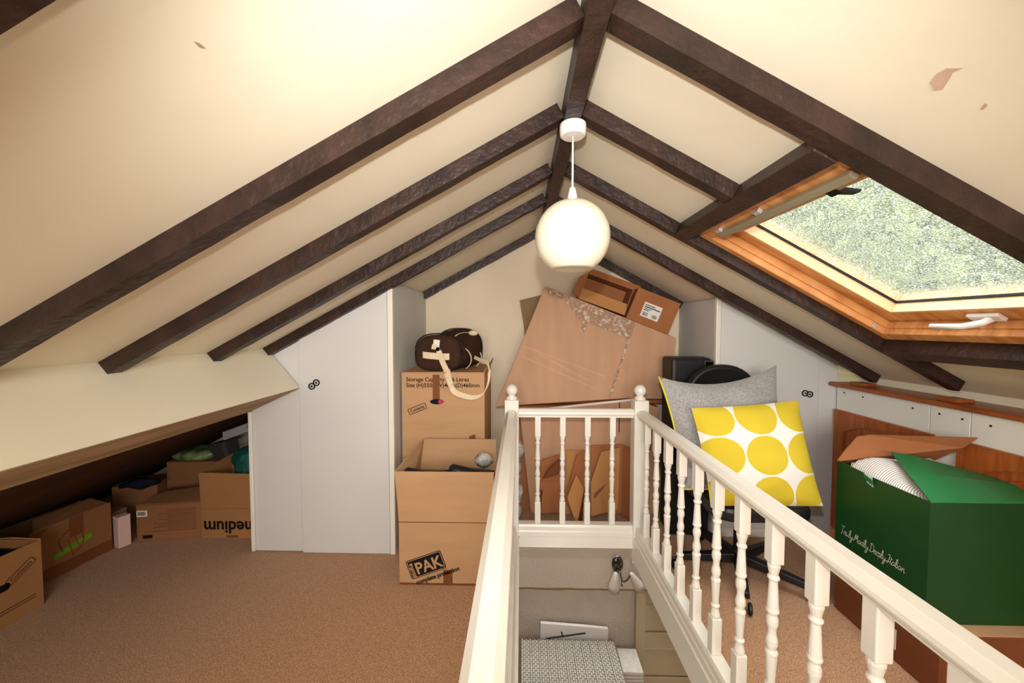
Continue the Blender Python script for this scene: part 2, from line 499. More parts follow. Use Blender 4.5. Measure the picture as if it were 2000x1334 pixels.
def rough_beam(p0, p1, ydir0, ydir1, up, seg=40, seed=0.0, amt=0.0035):
    """four-sided timber from p0 to p1, between offsets ydir0..ydir1 along Y and 0..up along the slope normal"""
    p0, p1, up = V(p0), V(p1), V(up)
    mb = MB(); vs = []; fs = []
    for i in range(seg + 1):
        t = i / seg
        c = p0.lerp(p1, t)
        for j, (y, u) in enumerate(((ydir0, 0), ((ydir0 + ydir1) / 2, 0), (ydir1, 0), (ydir1, 1), (ydir0, 1))):
            q = c + V((0, y, 0)) + up * u
            if u == 0:
                k = noise.noise(q * 9 + V((seed, j * 3.1, 0))) + 0.6 * noise.noise(q * 31 + V((seed, j * 7.7, 0)))
                q += up.normalized() * k * amt + V((0, k * amt * (0.9 if j != 1 else 0), 0))
            vs.append(q)
    for i in range(seg):
        for j in range(5):
            j2 = (j + 1) % 5
            fs.append((i * 5 + j, i * 5 + j2, (i + 1) * 5 + j2, (i + 1) * 5 + j))
    fs.append((4, 3, 2, 1, 0)); e = seg * 5; fs.append(tuple(e + k for k in range(5)))
    return mb.add(vs, fs)

LB = lambda x: 2.028 + 0.54 * x
upL = V((-0.4751, 0, 0.8799)) * 0.0545
for i, (y, wd, x1) in enumerate(((0.362, .055, -1.55), (0.90, .056, -1.56), (1.318, .052, -1.56), (1.79, .05, -1.545), (2.185, .045, -1.53), (2.985, .05, -1.0))):
    o = rough_beam((0.146, y, LB(0.146)), (x1, y, LB(x1)), 0, wd, upL, seed=i * 5.3).build('rafter', 'beam', ceilL, world=True)
upR = V((NX, 0, NZ)) * 0.0525
def rp(x, y, h=-0.0525): return S(x, y, h)
for i, (y, wd, x0, x1) in enumerate(((0.405, .05, .222, 2.13), (0.90, .055, .222, 2.10), (1.318, .052, .222, 0.742), (1.318, .052, 1.766, 2.09), (1.795, .05, .222, 2.07), (2.27, .045, .222, 2.13), (2.985, .05, .222, 1.27))):
    rough_beam(rp(x0, y), rp(x1, y), 0, wd, upR, seed=40 + i * 3.7, seg=max(12, int((x1 - x0) * 24))).build('rafter', 'beam', ceilR, world=True)
rough_beam((0.171, YN, 2.088), (0.171, YB, 2.088), 0, 0, (0, 0, .1))
b = MB()
n = 60
prof = [(-.027, 0), (.027, 0), (.030, .12), (-.030, .12)]
vs = []; fs = []
for i in range(n + 1):
    y = YN + (YB - YN) * i / n
    for (x, z) in prof:
        k = noise.noise(V((x * 20, y * 3, z * 20))) * .003
        vs.append((0.171 + x + k, y, 2.088 + z + (k if z == 0 else 0)))
for i in range(n):
    for j in range(4):
        fs.append((i * 4 + j, i * 4 + (j + 1) % 4, (i + 1) * 4 + (j + 1) % 4, (i + 1) * 4 + j))
fs += [(3, 2, 1, 0), tuple(n * 4 + k for k in range(4))]
b.add(vs, fs).build('ridge_beam', 'beam', ceilR, world=True)
for (x0, x1, h0) in ((0.742, 0.80, -0.058), (1.702, 1.765, -0.074)):
    b = MB(); sbox(b, x0, x1, 0.957, 1.793, h0, 0.0 if x0 > 1 else 0.05)
    b.build('trimmer', 'beam', ceilR, world=True, bevel=.003)
# flaked plaster marks
def flake(cx, cy, pts, m):
    b = MB()
    b.prism([S(cx + p[0], cy + p[1], -0.0006) for p in pts], V((-NX, 0, -NZ)) * 0.0012)
    return b.build('plaster_flake', m, ceilR, world=True)
flake(0, 0, [(.775, .752), (.768, .736), (.768, .718), (.782, .706), (.780, .719), (.786, .728), (.798, .751), (.792, .760)], 'patch')
flake(0, 0, [(.868, .750), (.861, .737), (.867, .738), (.871, .749)], 'patch')
b = MB(); b.prism([(p[0], p[1], LZ(p[0]) - .0006) for p in ((-.4925, .572), (-.4895, .579), (-.489, .589), (-.4935, .583))], V((.475, 0, -.88)) * .001)
b.build('plaster_flake', 'soffit', ceilL, world=True)

# gable and near wall
def gable(y0, y1, nm, m):
    b = MB()
    pts = [(-3.4, y0, -.0), (2.3, y0, 0), (2.3, y0, 1.02), (0.172, y0, 2.24), (-1.6, y0, 1.25), (-3.4, y0, 0.28)]
    b.prism(pts, (0, y1 - y0, 0))
    return structure(b.build(nm, m))
gable(YB, YB + .1, 'wall_back', 'gable')
gable(YN - .1, YN, 'wall_front', 'cream')

# left: boxed band, soffit, eaves lining
b = MB()
P1 = (-1.333, 1.022); P2 = (-1.646, 0.873); KL = (-1.53, LZ(-1.53))
BY1 = 2.222
b.hexa([(P1[0], YN, P1[1]), (P1[0], BY1, P1[1]), (KL[0], BY1, KL[1]), (KL[0], YN, KL[1]),
        (P1[0] - .02, YN, P1[1] - .004), (P1[0] - .02, BY1, P1[1] - .004), (KL[0] - .03, BY1, KL[1]), (KL[0] - .03, YN, KL[1])])
wl = structure(b.build('wall_left', 'cream'))
b = MB()
b.hexa([(P1[0] - .004, YN, P1[1] - .004), (P1[0] - .004, BY1, P1[1] - .004), (P2[0], BY1, P2[1]), (P2[0], YN, P2[1]),
        (P1[0] - .03, YN, P1[1] + .01), (P1[0] - .03, BY1, P1[1] + .01), (P2[0] - .015, BY1, P2[1] + .03), (P2[0] - .015, YN, P2[1] + .03)])
b.build('soffit_board', 'soffit', wl, world=True)
b = MB()
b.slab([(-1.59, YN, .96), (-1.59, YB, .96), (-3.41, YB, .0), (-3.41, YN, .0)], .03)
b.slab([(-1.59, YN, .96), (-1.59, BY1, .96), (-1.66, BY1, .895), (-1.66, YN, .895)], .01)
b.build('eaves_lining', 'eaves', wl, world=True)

# right: knee wall of three boards, ledge, strip above
KX = 2.03
b = MB(); b.box(KX + .016, KX + .05, YN, YB, 0, 1.011)
wr = structure(b.build('wall_right', 'cream'))
for (y0, y1) in ((1.905, 2.455), (1.735, 1.902), (1.0, 1.732), (0.2, .997), (-.8, .197), (YN, -.803)):
    MB().box(KX, KX + .016, y0 + .001, y1 - .001, 0.0, 1.01).build('wall_board', 'panelwhite', wr, world=True, bevel=.0015)
b = MB(); b.box(2.18, 2.2, YN, YB, 1.0, RZ(2.18) + .005)
b.build('upper_strip', 'cream', wr, world=True)
for y, z in ((2.40, .975), (2.27, .972), (1.985, .968), (1.86, .968), (1.765, .965), (1.66, .962), (1.3, .96)):
    MB().lathe([(.003, 0), (.0048, -.001), (.0048, -.002), (.001, -.0025)], (KX, y, z), 'x', 10).build('screw_head', 'hole', wr, world=True)
MB().box(2.012, 2.029, YN, 2.45, 0, .09).build('baseboard_right', 'pine', None, bevel=.003)['kind'] = 'structure'
lg = thing('timber_ledge', 'long varnished reddish wooden ledge running above the white boarded low wall', 'ledge', (2.09, 1.4, 1.012))
b = MB()
b.prism([(1.985, YN, 1.012), (2.178, YN, 1.012), (2.178, YN, 1.036), (1.99, YN, 1.036), (1.981, YN, 1.029), (1.981, YN, 1.018)], (0, 2.465 - YN, 0))
b.build('board', 'wood', lg, world=True, bevel=.003)
for y in (2.30, 1.815):
    MB().prism([(2.01, y - .035, 1.037), (2.10, y - .035, 1.037), (2.10, y - .035, 1.052), (2.02, y - .035, 1.055)], (0, .085, 0)).build('wedge', 'wood', lg, world=True, bevel=.002)

def cupboard_door(y0, y1, z0, z1, label):
    t = thing('cupboard_door', label, 'cupboard door', (KX - .01, (y0 + y1) / 2, z0))
    x0, x1 = KX - .022, KX - .001
    st = .07
    b = MB()
    b.box(x0, x1, y0, y0 + st, z0, z1); b.box(x0, x1, y1 - st, y1, z0, z1); b.box(x0, x1, y0 + st, y1 - st, z0, z0 + st)
    N = 14
    for i in range(N):
        f = lambda t: z1 - .055 - .075 * abs(2 * t - 1) ** 1.7
        ta, tb = i / N, (i + 1) / N
        ya, yb = y0 + st + (y1 - y0 - 2 * st) * ta, y0 + st + (y1 - y0 - 2 * st) * tb
        b.hexa([(x0, ya, f(ta)), (x1, ya, f(ta)), (x1, yb, f(tb)), (x0, yb, f(tb)), (x0, ya, z1), (x1, ya, z1), (x1, yb, z1), (x0, yb, z1)])
    b.build('door_frame', 'doorwood', t, world=True)
    b = MB(); b.box(x0 + .012, x1, y0 + st - .01, y1 - st + .01, z0 + st - .01, z1 - .05)
    b.build('recess_panel', 'doorwood', t, world=True)
    b = MB()
    pts = []
    for i in range(N + 1):
        tt = i / N
        pts.append((x0 + .003, y0 + st + .035 + (y1 - y0 - 2 * st - .07) * tt, z1 - .09 - .075 * abs(2 * tt - 1) ** 1.7))
    pts = [(x0 + .003, y0 + st + .035, z0 + st + .035)] + pts + [(x0 + .003, y1 - st - .035, z0 + st + .035)]
    b.prism(pts, (.012, 0, 0)).build('raised_panel', 'doorwood', t, world=True, bevel=.006)
    return t
cupboard_door(1.875, 2.445, .1, .862, 'varnished brown low cupboard door with arched panel beside the white wardrobe')
cupboard_door(1.20, 1.765, .1, .868, 'varnished brown low cupboard door with arched panel behind the green box')

# ------------------------------------------------------------------ skylight
win = bpy.data.objects.new('window_1', None); COL.objects.link(win); win['kind'] = 'structure'
win.location = S(1.26, 1.37, 0)
def wpart(nm, args, m, **k):
    b = MB(); sbox(b, *args); return b.build(nm, m, win, world=True, **k)
for a in ((.832, 1.70, 1.752, 1.793, -.012, .16), (.832, 1.70, .957, .998, -.012, .16), (.802, .872, .998, 1.752, -.012, .16), (1.65, 1.70, .998, 1.752, -.012, .16)):
    wpart('frame_rail', a, 'pine', bevel=.004)
wpart('frame_bead', (.872, 1.65, 1.744, 1.752, .015, .045), 'pine', bevel=.003)
wpart('frame_bead', (1.642, 1.65, .998, 1.744, .015, .045), 'pine', bevel=.003)
GY0, GY1, GX0, GX1 = 1.064, 1.686, .935, 1.585
for a in ((.88, 1.647, GY1, 1.749, .05, .15), (.88, 1.647, 1.001, GY0, .05, .15), (.88, GX0, GY0, GY1, .05, .15), (GX1, 1.647, GY0, GY1, .05, .15)):
    wpart('sash_rail', a, 'pine', bevel=.003)
for a in ((GX0, GX1, GY1 - .008, GY1 - .0005, .051, .1), (GX0, GX1, GY0 + .0005, GY0 + .008, .051, .1), (GX0 + .0005, GX0 + .008, GY0 + .008, GY1 - .008, .051, .1), (GX1 - .008, GX1 - .0005, GY0 + .008, GY1 - .008, .051, .1)):
    wpart('glazing_bead', a, 'daylitpine', bevel=.0015, label='daylit inner bead')
b = MB()
for a in ((GX0 + .008, GX1 - .008, GY1 - .012, GY1 - .0085, .094, .104), (GX0 + .008, GX1 - .008, GY0 + .0085, GY0 + .012, .094, .104), (GX1 - .012, GX1 - .0085, GY0 + .012, GY1 - .012, .094, .104)):
    sbox(b, *a)
b.build('gasket', 'gasket', win, world=True)
b = MB(); b.add([S(GX0, GY0, .105), S(GX0, GY1, .105), S(GX1, GY1, .105), S(GX1, GY0, .105)], [(0, 1, 2, 3)])
b.build('pane', 'rain', win, world=True, fixn=False, label='rain spotted glass pane')
wpart('frame_bead', (.806, .822, .998, 1.752, -.024, -.0125), 'pine', bevel=.003)
vb = wpart('vent_bar', (.855, .880, 1.0, 1.65, -.034, -.013), 'alu', bevel=.005, label='grey aluminium vent bar')
b = MB(); sbox(b, .925, .955, 1.19, 1.23, .05, .08); b.prism([S(.955, 1.19, .06), S(1.0, 1.20, .085), S(1.0, 1.225, .085), S(.955, 1.23, .06)], V((NX, 0, NZ)) * .01)
b.build('vent_catch', 'gasket', win, world=True)
for yy in (1.36, 1.62):
    wpart('bracket', (.840, .8545, yy, yy + .03, -.026, -.0125), 'steel')
b = MB(); sbox(b, 1.598, 1.634, 1.32, 1.415, .034, .0495)
hb = b.build('handle', 'plastic', win, world=True, bevel=.005, label='white lever handle')
b = MB(); b.tube([S(1.616, 1.35, .036), S(1.612, 1.365, .016), S(1.602, 1.405, -.004), S(1.592, 1.50, -.010)], [.013, .012, .011, .010], 10)
b.build('lever', 'plastic', hb, smooth=True, world=True)
b = MB()
c0 = V(S(1.60, 1.752, .0))
b.lathe([(.011, 0), (.011, -.004), (.006, -.004), (.006, -.001)], c0, 'y', 12)
b.build('bolt_socket', 'steel', win, world=True)

# ------------------------------------------------------------------ fitted wardrobe beside the gable (door ajar with fixed leaf)
t = thing('fitted_wardrobe', 'white fitted wardrobe with sloping top and cut-out round the boxed-in eaves', 'wardrobe', (-1.2, 2.6, 0))
FY = 2.226
b = MB(); b.prism([(-1.64, FY + .012, .004), (-1.345, FY + .012, .004), (-1.345, FY + .012, LZ(-1.345) - .004), (-1.53, FY + .012, LZ(-1.53) - .004), (-1.60, FY + .012, 1.19), (-1.64, FY + .012, .90)], (0, .012, 0))
b.build('fixed_panel', 'ward', t, world=True, bevel=.002)
MB().box(-1.662, -1.642, FY, FY + .03, .004, .872).build('edge_post', 'white', t, world=True, bevel=.003)
b = MB(); b.prism([(-1.338, FY, .002), (-.80, FY, .002), (-.80, FY, LZ(-.80) - .004), (-1.338, FY, LZ(-1.338) - .004)], (0, .02, 0))
dr = b.build('door', 'ward', t, world=True, bevel=.002)
for dx, dz in ((-.014, -.014), (.014, .008)):
    b = MB(); b.lathe([(.021, 0), (.021, -.004), (.019, -.006), (.015, -.005), (.0145, 0)], (-1.247 + dx, FY - .0005, 1.045 + dz), 'y', 20)
    b.build('ring_pull', 'gasket', dr, world=True)
    MB().lathe([(.0145, 0), (.014, -.0015), (.007, -.0015), (.006, -.004), (.001, -.004)], (-1.247 + dx, FY - .0005, 1.045 + dz), 'y', 16).build('ring_pull_cup', 'steel', dr, world=True)
    MB().lathe([(.006, -.0042), (.005, -.006), (.001, -.006)], (-1.247 + dx, FY - .0005, 1.045 + dz), 'y', 12).build('ring_pull_centre', 'gasket', dr, world=True)
b = MB(); b.prism([(-.797, FY - .004, 0), (-.766, FY - .004, 0), (-.766, FY - .004, LZ(-.766) - .004), (-.797, FY - .004, LZ(-.797) - .004)], (0, .028, 0))
b.build('edge_post', 'white', t, world=True, bevel=.003)
b = MB(); b.box(-.795, -.775, FY + .026, YB - .002, 0, LZ(-.795) - .004)
b.build('side_panel', 'wardgrey', t, world=True)

t = thing('fitted_wardrobe', 'white fitted wardrobe with sloping top standing behind the black chair', 'wardrobe', (1.6, 2.8, 0))
FY2 = 2.47
MB().box(1.262, 1.28, FY2 + .024, YB - .002, 0, RZ(1.28) - .004).build('side_panel', 'wardgrey', t, world=True)
b = MB(); b.prism([(1.262, FY2 - .004, 0), (1.292, FY2 - .004, 0), (1.292, FY2 - .004, RZ(1.292) - .004), (1.262, FY2 - .004, RZ(1.262) - .004)], (0, .027, 0))
b.build('edge_post', 'white', t, world=True, bevel=.003)
b = MB(); b.prism([(1.295, FY2, .06), (1.925, FY2, .06), (1.925, FY2, RZ(1.925) - .004), (1.295, FY2, RZ(1.295) - .004)], (0, .02, 0))
dr = b.build('door', 'ward', t, world=True, bevel=.002)
for dx, dz in ((-.016, .004), (.014, -.003)):
    b = MB(); b.lathe([(.021, 0), (.021, -.004), (.019, -.006), (.015, -.005), (.0145, 0)], (1.855 + dx, FY2 - .0005, .955 + dz), 'y', 20)
    b.build('ring_pull', 'gasket', dr, world=True)
    MB().lathe([(.0145, 0), (.014, -.0015), (.007, -.0015), (.006, -.004), (.001, -.004)], (1.855 + dx, FY2 - .0005, .955 + dz), 'y', 16).build('ring_pull_cup', 'steel', dr, world=True)
    MB().lathe([(.006, -.0042), (.005, -.006), (.001, -.006)], (1.855 + dx, FY2 - .0005, .955 + dz), 'y', 12).build('ring_pull_centre', 'gasket', dr, world=True)
b = MB(); b.prism([(1.928, FY2 + .002, 0), (2.045, FY2 + .002, 0), (2.045, FY2 + .002, RZ(2.045) - .004), (1.928, FY2 + .002, RZ(1.928) - .004)], (0, .018, 0))
b.build('fixed_panel', 'ward', t, world=True, bevel=.002)
MB().box(1.295, 1.925, FY2 + .004, FY2 + .02, 0, .057).build('plinth', 'white', t, world=True)

# ------------------------------------------------------------------ stair balustrade
t = thing('stair_balustrade', 'white painted balustrade of turned balusters round the stairwell opening', 'balustrade', (0.35, 1.2, 0))
NXL, NXR, NYE = -0.060, 0.757, 2.40
def newel(x):
    b = MB(); b.box(x - .045, x + .045, NYE - .045, NYE + .045, -.12, .925)
    nw = b.build('newel_post', 'white', t, world=True, bevel=.006)
    prof = [(.001, .924), (.034, .924), (.036, .932), (.034, .94), (.024, .946), (.020, .952)]
    for k in range(1, 13):
        a = -PI / 2 + .55 + (PI - .55) * k / 12
        prof.append((max(.001, .038 * math.cos(a)), .983 + .038 * math.sin(a)))
    MB().lathe(prof, (x, NYE, 0), 'z', 24).build('ball_finial', 'white', nw, world=True, smooth=True)
newel(NXL); newel(NXR)
RP = [(-.021, .812), (.021, .812), (.022, .824), (.033, .829), (.037, .838), (.035, .848), (.030, .853), (.018, .866), (-.018, .866), (-.030, .853), (-.035, .848), (-.037, .838), (-.033, .829), (-.022, .824)]
BP = [(-.036, .045), (.036, .045), (.036, .075), (.032, .082), (.030, .105), (.024, .119), (-.024, .119), (-.030, .105), (-.032, .082), (-.036, .075)]
def rail_y(x, prof, nm, y0, y1):
    MB().prism([(x + p[0], y0, p[1]) for p in prof], (0, y1 - y0, 0)).build(nm, 'white', t, world=True, bevel=.0015)
def rail_x(y, prof, nm, x0, x1):
    MB().prism([(x0, y + p[0], p[1]) for p in prof], (x1 - x0, 0, 0)).build(nm, 'white', t, world=True, bevel=.0015)
for x in (NXL, NXR):
    rail_y(x, RP, 'handrail', WY0, NYE - .045); rail_y(x, BP, 'base_rail', WY0, NYE - .045)
rail_x(NYE, RP, 'handrail', NXL + .045, NXR - .045); rail_x(NYE, BP, 'base_rail', NXL + .045, NXR - .045)
# string boards lining the opening
MB().box(WX0, WX0 + .014, WY0, NYE - .047, -.1, .044).build('string_board', 'white', t, world=True)
MB().box(WX1 - .012, WX1 + .0, WY0, NYE - .047, -.1, .044).build('string_board', 'white', t, world=True)
MB().box(WX0 + .014, WX1 - .012, NYE - .029, NYE - .018, -.03, .044).build('string_board', 'white', t, world=True)
MB().box(NXL - .036, WX0, WY0, NYE - .047, 0.0005, .044).build('base_block', 'white', t, world=True)
MB().box(WX1, NXR + .036, WY0, NYE - .047, 0.0005, .044).build('base_block', 'white', t, world=True)
MB().box(WX0 + .014, WX1 - .012, NYE - .02, NYE + .036, 0.0005, .044).build('base_block', 'white', t, world=True)
# baluster
bb = MB(); a = .0185
bb.box(-a, a, -a, a, .119, .262); bb.box(-a, a, -a, a, .688, .813)
half = [(.0165, .262), (.0175, .272), (.0135, .290), (.0115, .300), (.0165, .306), (.0165, .312), (.0115, .316), (.0120, .330), (.0155, .395), (.0155, .402),
        (.0175, .408), (.0175, .414), (.0115, .420), (.0160, .436), (.0160, .450), (.0115, .468)]
prof = half + [(r, .95 - z) for (r, z) in reversed(half)] 
prof = [(r, z) for (r, z) in prof]
bb.lathe(prof, (0, 0, 0), 'z', 16)
proto = bb.build('baluster', 'white', t, bevel=.0035)
base = wloc(t)
first = True
spots = [(0.0895 - .0 + i * .1573, NYE) for i in range(4)]
spots = [(.107 + i * .159, NYE) for i in range(4)]
for k in range(14):
    spots.append((NXR, 2.255 - .1625 * k))
for k in range(14):
    spots.append((NXL - .008, 2.255 - .1625 * k))
for (x, y) in spots:
    if y < -.05: continue
    if first:
        proto.location = V((x, y, 0)) - base; first = False
    else:
        copies(proto, t, V((x, y, 0)) - base)

# ------------------------------------------------------------------ pendant
t = thing('pendant_light', 'white opal globe pendant hanging on a white cord from the ridge', 'pendant light', (.178, 1.335, 1.59))
px, py = .178, 1.335
MB().lathe([(.001, 2.0885), (.045, 2.0885), (.046, 2.07), (.044, 2.052), (.038, 2.048), (.006, 2.047), (.001, 2.047)], (px, py, 0), 'z', 32).build('ceiling_rose', 'plastic', t, world=True, bevel=.002)
MB().tube([(px, py, 2.05), (px, py, 1.86)], .0035, 8).build('cord', 'plastic', t, world=True, smooth=True)
MB().lathe([(.004, 1.878), (.010, 1.872), (.014, 1.855), (.017, 1.84), (.017, 1.826), (.001, 1.826)], (px, py, 0), 'z', 20).build('lamp_holder', 'plastic', t, world=True, smooth=True)
R0 = .130; zc = 1.703
prof = []
for k in range(25):
    a = math.asin(.112 / R0) * -1 + (math.radians(81) + math.asin(.112 / R0)) * k / 24
    prof.append((R0 * math.cos(a), zc + R0 * math.sin(a)))
prof = [(.001, zc - .104), (prof[0][0] * .9, zc - .106)] + prof + [(.018, 1.833), (.001, 1.833)]
MB().lathe(prof, (px, py, 0), 'z', 48).build('globe_shade', 'opal', t, world=True, smooth=True)

# ------------------------------------------------------------------ cardboard cartons
def carton(label, loc, size, rz=0, m='card', open_top=False, flaps=(), seam=True, name='cardboard_box', cat='cardboard box', group=None, mf=None, inner=None, gap=0.004):
    w_, d_, h_ = size
    t = thing(name, label, cat, loc, rz, group)
    th = .005
    b = MB(); x, y = w_ / 2, d_ / 2
    if open_top:
        b.box(-x, x, -y, -y + th, 0, h_); b.box(-x, x, y - th, y, 0, h_)
        b.box(-x, -x + th, -y + th, y - th, 0, h_); b.box(x - th, x, -y + th, y - th, 0, h_)
        b.box(-x + th, x - th, -y + th, y - th, 0, th)
        b.build('body', m, t)
    else:
        b.box(-x, x, -y, y, 0, h_ - (.005 if seam else 0))
        b.build('body', m, t, bevel=.003)
        if seam:
            for s in (-1, 1):
                c = MB(); y0, y1 = sorted((s * y, s * gap / 2)); c.box(-x, x, y0, y1, h_ - .005, h_)
                c.build('flap', mf or m, t, bevel=.001)
    for q in flaps:
        MB().slab(q, .005).build('flap', mf or m, t)
    return t

X_, Y_, Z_ = V((1, 0, 0)), V((0, 1, 0)), V((0, 0, 1))

# opened moving box in front of the stack
t = carton('open tan moving box with PAK logo and upright flaps on the carpet', (-.405, 2.14, 0), (.50, .36, .345), 0.0, 'card', True,
           flaps=[[(-.25, -.178, .345), (.25, -.178, .345), (.262, -.185, .622), (-.265, -.185, .622)],
                  [(-.25, .177, .345), (.25, .177, .345), (.25, .172, .69), (-.20, .172, .69)],
                  [(-.248, -.175, .345), (-.248, .175, .345), (-.205, .168, .688), (-.268, -.18, .618)],
                  [(.248, -.175, .345), (.248, .175, .345), (.30, .10, .63), (.29, -.12, .60)]])
fo = V((-.105 - .0, -.1805, .112))
ang = math.radians(20)
ux, uy = X_ * math.cos(ang) + Z_ * math.sin(ang), -X_ * math.sin(ang) + Z_ * math.cos(ang)
b = MB(); plane2d(b, rrect(.20, .105, .012), fo, ux, uy, .0008); b.build('logo_patch', 'ink', t, label='black rounded logo patch')
b = MB()
text_mb(b, 'PAK', .088, fo + ux * -.062 + uy * -.034, ux, uy, .0014, offset=.002, squash=.92)
u2, v2 = uy, -ux
text_mb(b, 'stoRe', .034, fo + ux * -.07 + uy * -.046, u2, v2, .0014, offset=.001)
stroke2d(b, rrect(.188, .094, .010), .003, fo, ux, uy, .0014, True)
b.build('logo_lettering', 'card', t, label='cardboard coloured PAK lettering')
b = MB(); text_mb(b, 'complete protection', .032, fo + ux * -.085 + uy * -.086, ux, uy, .0010, squash=.93, offset=.0012); b.build('slogan_print', 'ink', t)
MB().box(-.012, .038, -.1815, -.1802, .0, .085).build('tape_strip', 'tape', t)
MB().box(-.25, .25, -.1808, -.1800, .343, .3475).build('fold_line', 'carddark', t)
MB().box(-.25, .25, -.1808, -.1800, .0, .012).build('tape_strip', 'tape', t)
# contents of the opened box
def blob(name, label, cat, c, rx, ry, rz_, m, jit=.01, freq=9, seed=1.0, group=None):
    b = MB().ell((0, 0, 0), rx, ry, rz_, 20, 14).jitter(jit, freq, seed)
    for i, p in enumerate(b.v): b.v[i] = p + V(c)
    return tag(b.build(name, m, None, smooth=True), label, cat, group)
def shoe(name, label, loc, rz, L=.26, m='blackleather'):
    t = thing(name, label, 'shoe', loc, rz)
    b = MB()
    secs = [(-.5, .028, .075), (-.42, .038, .088), (-.25, .038, .075), (0, .036, .058), (.25, .045, .05), (.42, .04, .04), (.5, .02, .025)]
    vs = []; fs = []; n = 12
    for (u, hw, ht) in secs:
        for k in range(n):
            a = 2 * PI * k / n
            vs.append((u * L, hw * math.cos(a), .012 + max(0, ht / 2 + ht / 2 * math.sin(a))))
    for i in range(len(secs) - 1):
        for k in range(n): fs.append((i * n + k, i * n + (k + 1) % n, (i + 1) * n + (k + 1) % n, (i + 1) * n + k))
    fs.append(tuple(range(n - 1, -1, -1))); fs.append(tuple(range((len(secs) - 1) * n, len(secs) * n)))
    b.add(vs, fs).build('upper', m, t, smooth=True)
    pts = [(-.5, .03), (-.3, .04), (0, .036), (.25, .046), (.45, .036), (.52, 0), (.45, -.036), (.25, -.046), (0, -.036), (-.3, -.04), (-.5, -.03)]
    MB().prism([(p[0] * L, p[1], 0) for p in pts], (0, 0, .012)).build('sole', 'blackplastic', t)
    return t
tag(MB().box(-.645, -.165, 1.98, 2.30, .006, .50).jitter(.004, 4).build('folded_blanket', 'darkcloth'), 'dark folded blanket filling the open moving box under the shoes', 'blanket')
shoe('black_shoe', 'black shoe lying in the open moving box beside its folded rim', (-.525, 2.08, .508), .3)
shoe('black_shoe', 'black shoe at the middle of the open moving box', (-.28, 2.12, .508), .1)
b = MB().ell((0, 0, 0), .06, .04, .04, 16, 10).jitter(.02, 18, 3)
for i, p in enumerate(b.v): b.v[i] = p + V((-.225, 2.245, .585))
tag(b.build('polythene_bag', 'clearbag', None, smooth=True), 'crumpled clear polythene bag tucked in the open moving box', 'plastic bag')

# storage boxes (two stacked) by the wardrobe
carton('plain tan storage box at the bottom of the stack behind the moving box', (-.497, 2.615, 0), (.53, .50, .55), 0, 'card')
t = carton('tan storage box printed Storage Capacity under the brown duffel bag', (-.497, 2.615, .551), (.53, .50, .55), 0, 'card',
           flaps=[[(.262, -.25, .55), (.262, .25, .55), (.285, .25, .60), (.272, -.22, .575)]])
fx = V((0, -.2505, 0))
b = MB()
text_mb(b, 'Storage Capacity 116 Litres', .036, fx + V((-.235, 0, .492)), X_, Z_, .0010, offset=.0006, squash=1.0)
text_mb(b, 'Size (H)550x(W)460x(D)460mm', .036, fx + V((-.235, 0, .455)), X_, Z_, .0010, offset=.0006, squash=.98)
b.build('capacity_print', 'ink', t)
ang = math.radians(22)
ux, uy = X_ * math.cos(ang) + Z_ * math.sin(ang), -X_ * math.sin(ang) + Z_ * math.cos(ang)
b = MB(); stroke2d(b, rrect(.118, .036, .005), .004, fx + V((-.165, 0, .315)), ux, uy, .001, True)
text_mb(b, 'Contents', .025, fx + V((-.165, 0, .315)) + ux * 0 - uy * .008, ux, uy, .001, align='CENTER', offset=.0006)
b.build('contents_stamp', 'ink', t)
b = MB(); b.box(-.065, -.02, -.2525, -.2512, .372, .535)
b.build('tape_strip', 'tape', t)
b = MB(); plane2d(b, [(.045 * math.cos(a) * (1 if 1 else 1), .017 * math.sin(a)) for a in [2 * PI * k / 18 for k in range(18)]], fx + V((-.038, 0, .362)), X_, Z_, .0022)
b.build('round_sticker', 'darkcloth', t)
b = MB(); plane2d(b, [(.018 * math.cos(a), .015 * math.sin(a)) for a in [2 * PI * k / 14 for k in range(14)]], fx + V((-.013, 0, .362)), X_, Z_, .0028)
b.build('sticker_print', 'pinkink', t)
b = MB(); b.prism([(.165, -.2515, .14), (.205, -.2515, .155), (.21, -.2515, .10), (.17, -.2515, .10)], (0, -.001, 0)); b.build('tape_strip', 'tape', t)

# ------------------------------------------------------------------ duffel bag
t = thing('duffel_bag', 'dark brown canvas duffel bag with cream straps on the tall storage box', 'bag', (-.48, 2.58, 1.103))
def dsec(c, wd, ht, yaw, n=28):
    out = []
    for k in range(n):
        a = 2 * PI * k / n
        x = math.cos(a); z = math.sin(a)
        ex = .75
        x = math.copysign(abs(x) ** ex, x) * wd / 2
        z = (math.copysign(abs(z) ** .8, z) * .5 + .5)
        if math.sin(a) < 0: z = .5 - .5 * abs(math.sin(a)) ** .55
        out.append(V(c) + V((x * math.cos(yaw), x * math.sin(yaw), z * ht)))
    return out
yaw = -.08
secs = [((-.545, 2.415, 0), .24, .17), ((-.543, 2.42, 0), .285, .212), ((-.538, 2.44, 0), .305, .235), ((-.505, 2.50, 0), .285, .205), ((-.485, 2.56, 0), .285, .205), ((-.455, 2.64, 0), .33, .26), ((-.44, 2.72, 0), .32, .268), ((-.43, 2.75, 0), .26, .22)]
vs = []; fs = []; n = 28
for i, (c, wd, ht) in enumerate(secs):
    z0 = 1.104 + (.012 if i in (0, 7) else .0)
    vs += dsec((c[0], c[1], z0), wd, ht, yaw, n)
for i in range(len(secs) - 1):
    for k in range(n): fs.append((i * n + k, i * n + (k + 1) % n, (i + 1) * n + (k + 1) % n, (i + 1) * n + k))
fs.append(tuple(range(n - 1, -1, -1))); fs.append(tuple(range((len(secs) - 1) * n, len(secs) * n)))
